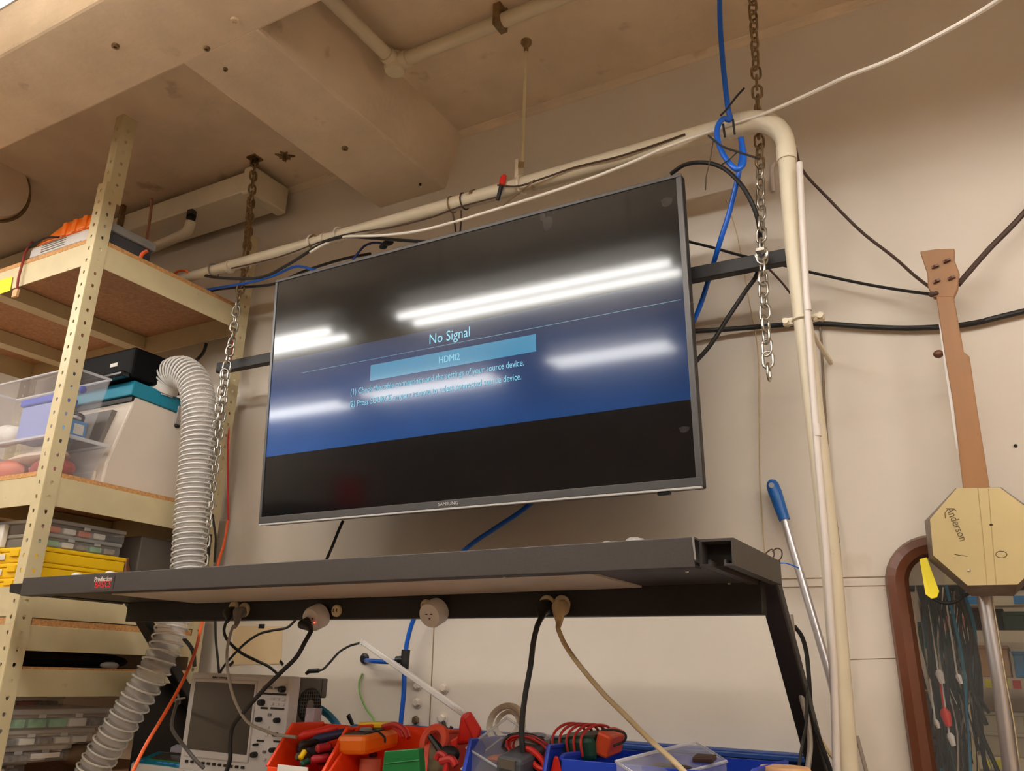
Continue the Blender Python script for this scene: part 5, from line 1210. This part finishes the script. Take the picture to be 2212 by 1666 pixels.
build('rim', MB().sweep([wq+V((math.cos(a)*.040, math.sin(a)*.012, math.sin(a)*.036)) for a in [k*math.pi/12 for k in range(24)]], .007, 8, closed=True), mat('frosted plastic', S(240, 234, 216), .65), wr, smooth=True)
build('web', MB().sweep([wq+V((math.cos(a)*.026, math.sin(a)*.010+.006, math.sin(a)*.024)) for a in [k*math.pi/12 for k in range(24)]], .005, 6, closed=True), mat('frosted plastic', S(240, 234, 216), .65), wr, smooth=True)
cyl_ = thing('spool', 'white spool with a dark hole beside the meters', 'spool', PY(1160, 1610, 1.52))
sq = PY(1160, 1592, 1.52)
build('body', MB().lathe([(.026, -.05), (.026, .0), (.018, .002), (.017, -.02)], sq, axis=(.1, -.25, 1), n=24), mat('pearl plastic', S(196, 190, 196), .3), cyl_, smooth=True)
build('core', MB().lathe([(.017, -.01), (.017, -.004)], sq, axis=(.1, -.25, 1), n=20), blackp, cyl_)
# meters with coiled leads
def lead_coil(c, rx, rz, ry, turns, r, material, label, tilt=.3, seed=1):
    rnd = random.Random(seed); pts = []
    for k in range(turns*12+1):
        a = 2*math.pi*k/12; s = 1+.12*math.sin(a*.37+seed)+rnd.uniform(-.05, .05)
        pts.append(V(c)+V((math.cos(a)*rx*s, ry*math.sin(a)+k*.0006, math.sin(a)*rz*s+tilt*math.cos(a)*rx)))
    tag(build('test_lead', MB().sweep(pts, r, 6), material, smooth=True), label, 'lead', 'coiled test leads')
m3 = thing('multimeter', 'dark slate multimeter under coiled red leads in the middle of the bench', 'multimeter', PY(1130, 1680, 1.43))
mq = PY(1128, 1655, 1.43)
build('case', MB().obox(mq, (1, 0, -.1), (0, 1, .2), (.1, -.2, 1), .026, .05, .026), greybox, m3, bevel=.008)
build('window', MB().obox(mq+V((0, -.052, .006)), (1, 0, -.1), (0, 1, .2), (.1, -.2, 1), .016, .002, .008), lcd, m3)
lead_coil(PY(1134, 1618, 1.45), .040, .016, .022, 4, .0024, redr, 'red lead coiled over the slate multimeter', -.25, 2)
lead_coil(PY(1126, 1615, 1.455), .044, .018, .022, 3, .0022, blackr, 'black lead coiled over the slate multimeter', -.2, 3)
tag(build('holster_ring', MB().sweep([PY(1156, 1640, 1.425)+V((math.cos(a)*.020, 0, math.sin(a)*.010-.6*math.cos(a)*.020)) for a in [k*math.pi/9 for k in range(18)]], .0055, 8, closed=True), redm, smooth=True), 'red rubber loop right of the slate multimeter', 'loop')
tag(build('red_boot', MB().loft([PY(1186, 1680, 1.42), PY(1218, 1680, 1.42), PY(1218, 1680, 1.45), PY(1186, 1680, 1.45)], [PY(1197, 1633, 1.42), PY(1206, 1633, 1.42), PY(1206, 1633, 1.44), PY(1197, 1633, 1.44)]), redm, bevel=.004), 'red rubber boot left of the wide blue bin', 'boot')
m4 = thing('multimeter', 'dark green multimeter wrapped in red leads over the wide blue bin', 'multimeter', PY(1250, 1640, 1.52))
nq = PY(1256, 1612, 1.52)
build('holster', MB().obox(nq, (1, 0, .1), (0, 1, .1), (-.1, -.1, 1), .045, .045, .020), dgreen, m4, bevel=.009)
build('face', MB().obox(nq+V((.015, 0, .021)), (1, 0, .1), (0, 1, .1), (-.1, -.1, 1), .028, .036, .002), mat('olive face', S(70, 66, 48), .5, var=.4, scale=60), m4)
build('orange_end', MB().obox(nq+V((.056, .0, .010)), (1, 0, -.3), (0, 1, .1), (.3, -.1, 1), .014, .035, .020), mat('worn orange plastic', S(232, 84, 40), .45), m4, bevel=.005)
for k in range(5):
    lead = smoothpath([nq+V((-.030+.014*k, -.050, -.014)), nq+V((-.034+.014*k, -.046, .018)), nq+V((-.024+.014*k, -.02, .036)), nq+V((-.012+.014*k, .02, .034)), nq+V((-.004+.014*k, .045, .01))], 6)
    tag(build('test_lead', MB().sweep(lead, .0025, 6), redr, smooth=True), 'red lead wrapped round the green multimeter, %s' % ['leftmost turn', 'second turn from the left', 'middle turn', 'second turn from the right', 'rightmost turn'][k], 'lead', 'red leads round the green multimeter')
cable('test_lead', [PY(1300, 1577, 1.50), PY(1330, 1578, 1.50), PY(1348, 1584, 1.50), PY(1352, 1594, 1.50), PY(1344, 1604, 1.50), PY(1325, 1612, 1.49)], .0022, blackr, 'thin black lead looping out right of the green multimeter', 'lead')
tag(build('white_card', MB().prism([PY(1183, 1630, 1.49), PY(1190, 1598, 1.52), PY(1222, 1600, 1.53), PY(1210, 1620, 1.5)], (0, .003, .001)), paperw), 'creased white card left of the green multimeter', 'card')
# clear tray on the wide blue bin
ct_ = thing('clear_tray', 'clear parts tray tilted on the wide blue bin', 'tray', PY(1440, 1660, 1.40))
D0, D1, D2, D3 = PY(1330, 1646, 1.37), PY(1502, 1603, 1.46), PY(1570, 1645, 1.46), PY(1400, 1690, 1.37)
build('shell', MB().loft([D0, D1, D2, D3], [p+V((0, .002, -.022)) for p in (D0, D1, D2, D3)]), clearc, ct_, bevel=.002)
build('rim', MB().sweep([D0, D1, D2, D3], .003, 6, closed=True), clearrim, ct_)
build('dark_parts', MB().obox(PY(1522, 1640, 1.44)+V((0, 0, .001)), (1, .2, 0), (0, 1, .2), (0, -.2, 1), .016, .012, .004), brownr, ct_, bevel=.002)
build('dark_parts', MB().blob(PY(1450, 1655, 1.42), .035, .012, .004), brownr, ct_, smooth=True)
# blue rail along the wall, wooden disc
rb = thing('bin_rail', 'long blue steel rail on the wall behind the bins', 'rail', (-.9, 1.92, 1.33))
ra, rb2 = PY(860, 1572, 1.905), PY(1760, 1627, 1.905)
zr = (ra.z+rb2.z)/2
build('plate', MB().box(-1.44, -.395, 1.905, WY, zr-.075, zr), railblue, rb, bevel=.002)
build('lip', MB().box(-1.44, -.395, 1.893, 1.905, zr-.014, zr-.004), railblue, rb, bevel=.002)
wd = build('wooden_disc', MB().lathe([(.038, 0), (.040, .004), (.040, .05), (.037, .054)], PY(1695, 1656, 1.50)-V((0, 0, .054)), n=32), palewood, smooth=True)
tag(wd, 'round pale wooden block at the bottom right of the bench', 'block')
stn = build('block_stand', MB().box(wd.location.x-.04, wd.location.x+.04, 1.46, 1.54, BTZ, wd.location.z), greyp); tag(stn, 'grey stand under the wooden block', 'stand')
# teal hose and small lilac carton beside the oscilloscope
cable('tool_grip', [PY(693, 1532, 1.72), PY(710, 1545, 1.71), PY(725, 1562, 1.69), PY(735, 1580, 1.67)], .009, tealr, 'teal grip curving up behind the first bin', 'tool')
sc = thing('small_carton', 'small lilac and white carton right of the oscilloscope', 'carton', PY(675, 1600, 1.60))
sq0 = PY(675, 1560, 1.60)
build('box', MB().obox(sq0, (1, 0, 0), (0, 1, 0), (.05, 0, 1), .0135, .012, .030), mat('lilac carton', S(186, 168, 176), .6, var=.2, scale=40), sc)
build('print', MB().obox(sq0+V((.003, -.0122, -.012)), (1, 0, 0), (0, 1, 0), (.05, 0, 1), .006, .0004, .010), ink, sc)

# ================================================================== BROOM, BANJO, FRAMED OPENING
brm = thing('broom', 'aluminium broom handle with a blue plastic grip leaning on the wall', 'broom', (-.27, 1.88, 0))
g0, g1 = PY(1665, 1037, 1.915), PY(1695, 1124, 1.912)
gd = (g1-g0).normalized(); s1 = PY(1790, 1450, 1.90); s2 = PY(1850, 1680, 1.89); s3 = s2+(s2-s1).normalized()*1.1
build('shaft', MB().sweep([g1-gd*.01, PY(1740, 1280, 1.906), s1, s2, s3], .0088, 14), alu, brm, smooth=True)
gp = build('grip', MB().sweep([g0+gd*.0, g0+gd*.004, g0+gd*.012, g0+gd*.03, g0+gd*.06, g1], [.004, .010, .0138, .0148, .0135, .0118], 18), bluegrip, brm, smooth=True)
hq = g0+gd*.016-V((0, .0128, 0))
build('hang_hole', MB().lathe([(.0062, 0), (.0062, -.0022), (.0046, -.0022)], hq, axis=(0, 1, 0), n=14), mat('hole shade grey', S(150, 150, 158), .6), gp)

BJ = 1.85
bj = thing('banjo', 'homemade banjo with an octagonal tin body and a wooden neck on the wall', 'banjo', PY(2120, 1270, BJ))
front = [(2067, 1055), (2160, 1054), (2216, 1096), (2250, 1150), (2250, 1215), (2198, 1263), (2090, 1265), (2016, 1200), (2009, 1122)]
F = [PY(x, y, BJ-.030) for x, y in front]
backp = [(2064, 1055), (2163, 1053), (2220, 1094), (2256, 1150), (2256, 1222), (2190, 1288), (2098, 1288), (2007, 1212), (1997, 1126)]
Bk = [PY(x, y, BJ+.030) for x, y in backp]
bod = build('body_side', MB().loft([p+V((0, .0008, 0)) for p in F], Bk), tinside, bj)
build('tin_face', MB().prism([p for p in F], (0, -.0015, 0)), gold, bj)
build('face_seam', MB().sweep([PY(2112, 1056, BJ-.0318), PY(2122, 1150, BJ-.0318), PY(2132, 1264, BJ-.0318)], .0009, 5), mat('seam shade tin', S(184, 162, 112), .5), bj)
build('face_seam', MB().sweep([PY(2135, 1056, BJ-.0318), PY(2142, 1150, BJ-.0318), PY(2152, 1264, BJ-.0318)], .0009, 5), mat('seam shade tin', S(184, 162, 112), .5), bj)
nk = [(2022, 640), (2060, 640), (2082, 760), (2094, 770), (2110, 880), (2138, 1056), (2080, 1056), (2060, 880), (2040, 760)]
ny = BJ-.022
build('neck', MB().prism([PY(x, y, ny) for x, y in nk], (0, .022, 0)), woodneck, bj, bevel=.002)
hd = [(1987, 543), (2020, 538), (2062, 537), (2061, 560), (2072, 588), (2069, 622), (2060, 642), (2016, 642), (2004, 618), (2003, 590), (1996, 570)]
he = build('headstock', MB().prism([PY(x, y, ny) for x, y in hd], (0, .016, 0)), woodneck, bj, bevel=.002)
for x, y in ((2020, 575), (2045, 563), (2023, 607), (2055, 600)):
    build('tuning_peg', MB().sweep([PY(x, y, ny+.004), PY(x-2, y, ny-.008)], [.0035, .0028], 8).obox(PY(x, y, ny-.004), (1, 0, .3), (0, 1, 0), (-.3, 0, 1), .007, .002, .0024), pegm, he)
build('fifth_peg', MB().blob(PY(2027, 765, ny+.008), .010, .008, .0085).sweep([PY(2030, 765, ny+.008), PY(2045, 765, ny+.01)], .003, 8), pegm, bj, smooth=True)
build('nut_knot', MB().blob(PY(2013, 636, ny), .007, .006, .006).blob(PY(2022, 634, ny), .005, .005, .005), brownr, bj, smooth=True)
build('white_binding', MB().hexa([PY(2028, 700, ny+.004), PY(2028, 700, ny+.02), PY(2066, 970, ny+.02), PY(2066, 970, ny+.004), PY(2034, 700, ny+.004), PY(2034, 700, ny+.02), PY(2072, 970, ny+.02), PY(2072, 970, ny+.004)]), whitep, bj)
fx = (PY(2090, 1265, BJ)-PY(2009, 1122, BJ)); 
dvec = (PY(2081, 1172, BJ-.0325)-PY(2050, 1100, BJ-.0325)).normalized(); uvec = V((0, -1, 0)).cross(dvec); uvec = uvec if uvec.x > 0 else -uvec
text('signature', 'Anderson', .021, PY(2066, 1132, BJ-.0322), dvec, -uvec if dvec.cross(uvec).y > 0 else uvec, mat('faded ink', S(104, 88, 60), .7), bj, width=.8, depth=.0002)
build('pen_mark', MB().sweep([PY(2042, 1120, BJ-.032), PY(2041, 1108, BJ-.032), PY(2048, 1100, BJ-.032), PY(2060, 1099, BJ-.032), PY(2066, 1104, BJ-.032)], .0006, 5), ink, bj)
build('pen_mark', MB().sweep([PY(2163, 1198, BJ-.032)+V((math.cos(a)*.009, 0, math.sin(a)*.006)) for a in [k*math.pi/6 for k in range(12)]], .0006, 5, closed=True), ink, bj)
build('pen_mark', MB().sweep([PY(2062, 1198, BJ-.032), PY(2075, 1200, BJ-.032), PY(2090, 1202, BJ-.032)], .0005, 5), ink, bj)
build('rivet', MB().blob(PY(2093, 1233, BJ-.032), .003, .002, .003, 8, 6), steel, bj, smooth=True)
build('rivet', MB().blob(PY(2141, 1134, BJ-.032), .003, .002, .002, 8, 6), blackp, bj, smooth=True)
# silver pole below the banjo
tag(build('metal_pole', MB().sweep([PY(2122, 1270, 1.905), PY(2136, 1340, 1.90), PY(2160, 1480, 1.895), PY(2186, 1680, 1.89), V((PY(2186, 1680, 1.89)).lerp(PY(2160, 1480, 1.895), -4.2))], .0135, 16), alu, smooth=True), 'silver metal pole leaning below the banjo in front of the glass', 'pole')
cable('string', [PY(2144, 1290, 1.88), PY(2155, 1360, 1.88), PY(2175, 1480, 1.88), PY(2190, 1560, 1.88), PY(2202, 1650, 1.88)], .0010, tanr, 'thin string hanging down from the banjo body', 'string', n=5)
# yellow tag and dark ring under the banjo
tag(build('yellow_tag', MB().loft([PY(1986, 1208, 1.86), PY(2002, 1204, 1.86), PY(2029, 1278, 1.85), PY(2024, 1291, 1.85), PY(2012, 1294, 1.85), PY(1999, 1284, 1.85)], [p+V((0, .004, 0)) for p in (PY(1986, 1208, 1.86), PY(2002, 1204, 1.86), PY(2029, 1278, 1.85), PY(2024, 1291, 1.85), PY(2012, 1294, 1.85), PY(1999, 1284, 1.85))]), mat('bright yellow tag', S(246, 226, 20), .45), bevel=.001), 'bright yellow tag hanging at the lower left of the banjo body', 'tag')
cable('ring_wire', [PY(2000, 1270, 1.90), PY(2015, 1292, 1.90), PY(2040, 1303, 1.90), PY(2065, 1300, 1.90), PY(2082, 1288, 1.90), PY(2095, 1282, 1.90)], .0035, blackr, 'dark curved wire sagging under the banjo body', 'wire')

# wooden frame with rounded corners, glass, and the storeroom shelves behind it
fr = thing('framed_window', 'glass in a stained wooden frame with rounded corners at the right', 'window', (.15, 1.93, .92))
fx0, fx1, fz0, fz1, rr = -.212, .52, .915, 1.772, .075
def frot(x, z):
    a = math.radians(1.9); dx, dz = x-fx0, z-1.35
    return V((fx0+.004+dx*math.cos(a)-dz*math.sin(a), 1.930, 1.35+dx*math.sin(a)*0.3+dz*math.cos(a)))
fpth = []
for cx_, cz_, a0 in ((fx0+rr, fz1-rr, 90), (fx0+rr, fz0+rr, 180), (fx1-rr, fz0+rr, 270), (fx1-rr, fz1-rr, 0)):
    arc = [(cx_+math.cos(math.radians(a0+k*11.25))*rr, cz_+math.sin(math.radians(a0+k*11.25))*rr) for k in range(9)]
    fpth += [frot(x, z) for x, z in arc]
build('moulding', MB().sweep(fpth, .0225, 8, closed=True), woodframe, fr)
build('pane', MB().box(HX0-.006, HX1+.006, WY+.001, WY+.004, HZ0-.006, HZ1+.006), glassm, fr)
def store_shelf(z, label, x0=-.155, x1=.9, y0=2.62, y1=3.0, tags=()):
    t = thing('store_shelf', label, 'shelf', ((x0+x1)/2, (y0+y1)/2, z-.03), 'storeroom shelves behind the glass')
    build('deck', MB().box(x0, x1, y0+.004, y1, z-.006, z), cream, t)
    build('edge', MB().box(x0, x1, y0, y0+.004, z-.030, z), mat('pale shelf edge', S(226, 214, 190), .5), t)
    for xa, xb, m_ in tags:
        build('shelf_label', MB().box(xa, xb, y0-.002, y0, z-.026, z-.006), m_, t)
    return t
SH = 2.62
z1_ = PY(2100, 1362, SH).z; z2_ = PY(2100, 1462, SH).z; z3_ = PY(2100, 1632, SH).z; z0_ = PY(2100, 1292, SH).z
xa = lambda px, py: PY(px, py, SH).x
store_shelf(z0_+.01, 'topmost storeroom shelf with blue labels', tags=((xa(2085, 1300), xa(2122, 1300), tagblue), (xa(2190, 1300), xa(2212, 1300)+.05, tagblue)))
store_shelf(z1_, 'second storeroom shelf with a bare white edge')
store_shelf(z2_, 'third storeroom shelf with yellow and red labels under the cardboard box', tags=((xa(2128, 1470), xa(2180, 1470), tagyellow), (xa(2186, 1465), xa(2204, 1465), tagred)))
store_shelf(z3_, 'lowest storeroom shelf with a yellow label', tags=((xa(2126, 1650), xa(2172, 1650), tagyellow),))
for px in (2078,):
    tag(build('shelf_upright', MB().box(xa(px, 1450)-.012, xa(px, 1450)+.012, 2.60, 2.618, .5, 2.25), cream), 'cream upright of the storeroom shelving', 'upright')
def sbox(px0, px1, pyb, pyt, Y, d, material, label, name='storage_box', zb=None):
    a = PY(px0, pyb, Y); b_ = PY(px1, pyt, Y); z0 = zb if zb is not None else a.z
    t = thing(name, label, 'box', ((a.x+b_.x)/2, Y+d/2, z0), 'things on the storeroom shelves')
    build('body', MB().box(a.x, b_.x, Y, Y+d, z0, b_.z), material, t, bevel=.003)
    build('lid', MB().box(a.x-.003, b_.x+.003, Y-.003, Y+d, b_.z, b_.z+.008), material, t, bevel=.002)
sbox(2086, 2176, 1445, 1402, 2.63, .2, cardb, 'open cardboard box on the third storeroom shelf', zb=z2_)
sbox(2036, 2078, 1330, 1314, 2.56, .1, whitep, 'white carton at the left end of the storeroom shelves', zb=PY(2040, 1334, 2.56).z)
sbox(2038, 2080, 1358, 1336, 2.56, .1, pink, 'salmon carton under the white carton', zb=PY(2040, 1360, 2.56).z)
sbox(2192, 2212, 1445, 1415, 2.64, .1, tagblue, 'pale blue carton right of the cardboard box', zb=z2_)
sbox(2112, 2210, 1590, 1548, 2.64, .2, mat('beige tray', S(186, 174, 150), .5), 'upper beige tray on the lowest storeroom shelf', zb=z3_+.055)
sbox(2125, 2215, 1605, 1594, 2.63, .2, mat('beige tray', S(186, 174, 150), .5), 'lower beige tray on the lowest storeroom shelf', zb=z3_)
sbox(2090, 2130, 1355, 1320, 2.70, .2, mat('maroon box', S(74, 44, 40), .6), 'dark maroon box on the second storeroom shelf', zb=z1_)
sbox(2168, 2212, 1345, 1328, 2.66, .12, dgreen, 'green carton on the second storeroom shelf', zb=z1_)
sbox(2135, 2165, 1350, 1322, 2.72, .2, blackp, 'black box on the second storeroom shelf', zb=z1_)
# hanging bundle of leads behind the glass
rndm = random.Random(11)
cols = [blackr, blackr, blackp, greyr, tealr, blackr, blackp, whiter, blackr, brownr, blackp, dgreen, blackr, blackr]
hr_ = thing('lead_rack', 'dark bar from which the leads hang behind the glass', 'rack', PY(2030, 1300, 2.32))
ba = PY(1985, 1318, 2.32); bz2 = PY(2090, 1318, 2.32); bz2.z = ba.z
build('rail', MB().sweep([ba+V((-.2, 0, .05)), bz2+V((.5, 0, .05))], .008, 8), blackp, hr_)
for i in range(64):
    u = rndm.random(); px = 1985+u*105; L = rndm.uniform(.25, .52); Y = 2.25+rndm.random()*.12
    q = PY(px, 1300+rndm.uniform(0, 60), Y); sw = rndm.uniform(-.03, .03)
    q0 = V((q.x, Y, ba.z+.05))
    pts = [q0, q0+V((sw, rndm.uniform(-.02, .02), -L*.35)), q0+V((sw*.3, rndm.uniform(-.02, .02), -L*.7)), q0+V((sw*.8+rndm.uniform(-.02, .02), 0, -L))]
    m_ = cols[i % len(cols)]
    o = build('hanging_lead', MB().sweep(smoothpath(pts, 5), rndm.choice((.0012, .0016, .0022, .0034, .0048)), 6), m_, smooth=True)
    tag(o, {blackr: 'black rubber', blackp: 'dull black', greyr: 'pale grey', tealr: 'teal', whiter: 'white', brownr: 'brown', dgreen: 'dark green'}[m_]+' lead in the tangle hanging behind the glass', 'lead', 'leads hanging behind the glass')
for px, py, m_, lbl, s_ in ((2031, 1462, whitep, 'white plug hanging among the leads behind the glass', .011), (2072, 1467, whitep, 'white slanted plug at the right of the hanging leads', .008), (2044, 1550, redm, 'red plug hanging among the leads behind the glass', .014), (2024, 1564, whitep, 'small white plug at the left of the hanging leads', .007), (2055, 1598, whitep, 'lowest white plug of the hanging leads', .010)):
    q = PY(px, py, 2.22)
    tag(build('hanging_plug', MB().sweep([q+V((-.003, 0, s_*1.3)), q+V((-.001, 0, s_*.6)), q-V((-.003, 0, s_*1.3))], [s_*.4, s_*.8, s_*.5], 8).sweep([q+V((-.003, 0, s_)), q+V((-.01, .05, .16))], .002, 5), m_, smooth=True), lbl, 'plug', 'plugs among the hanging leads')
# dark clutter at the back of the storeroom
levels = [AZ0, .80, 1.10, 1.375, 1.495, 1.585, 1.68]
for i, (m_, lbl) in enumerate(((greyp, 'lowest crate of the stack behind the hanging leads'), (greyp, 'second lowest crate of the stack behind the hanging leads'), (greybox, 'grey crate low in the stack behind the hanging leads'), (scoped, 'slate crate in the stack behind the hanging leads'), (blackp, 'black crate in the stack behind the hanging leads'), (dgreen, 'dark green crate on top of the stack behind the hanging leads'))):
    z0, z1 = levels[i], levels[i+1]-.004; xo = .012*math.sin(i*2.3)
    t = thing('storage_crate', lbl, 'crate', (-.28, 2.86, z0), 'crates behind the leads')
    build('shell', MB().box(-.42+xo, -.175+xo, 2.74, 2.98, z0, z1-.015), m_, t, bevel=.006)
    build('rim', MB().box(-.428+xo, -.167+xo, 2.732, 2.988, z1-.015, z1), m_, t, bevel=.003)
tag(build('wall_pin', MB().blob(PY(2194, 963, WY-.002), .0035, .004, .0035, 8, 6), benchdark, smooth=True), 'small dark pin in the wall right of the banjo neck', 'pin')

for o in bpy.data.objects:
    if '_o' in o: del o['_o']
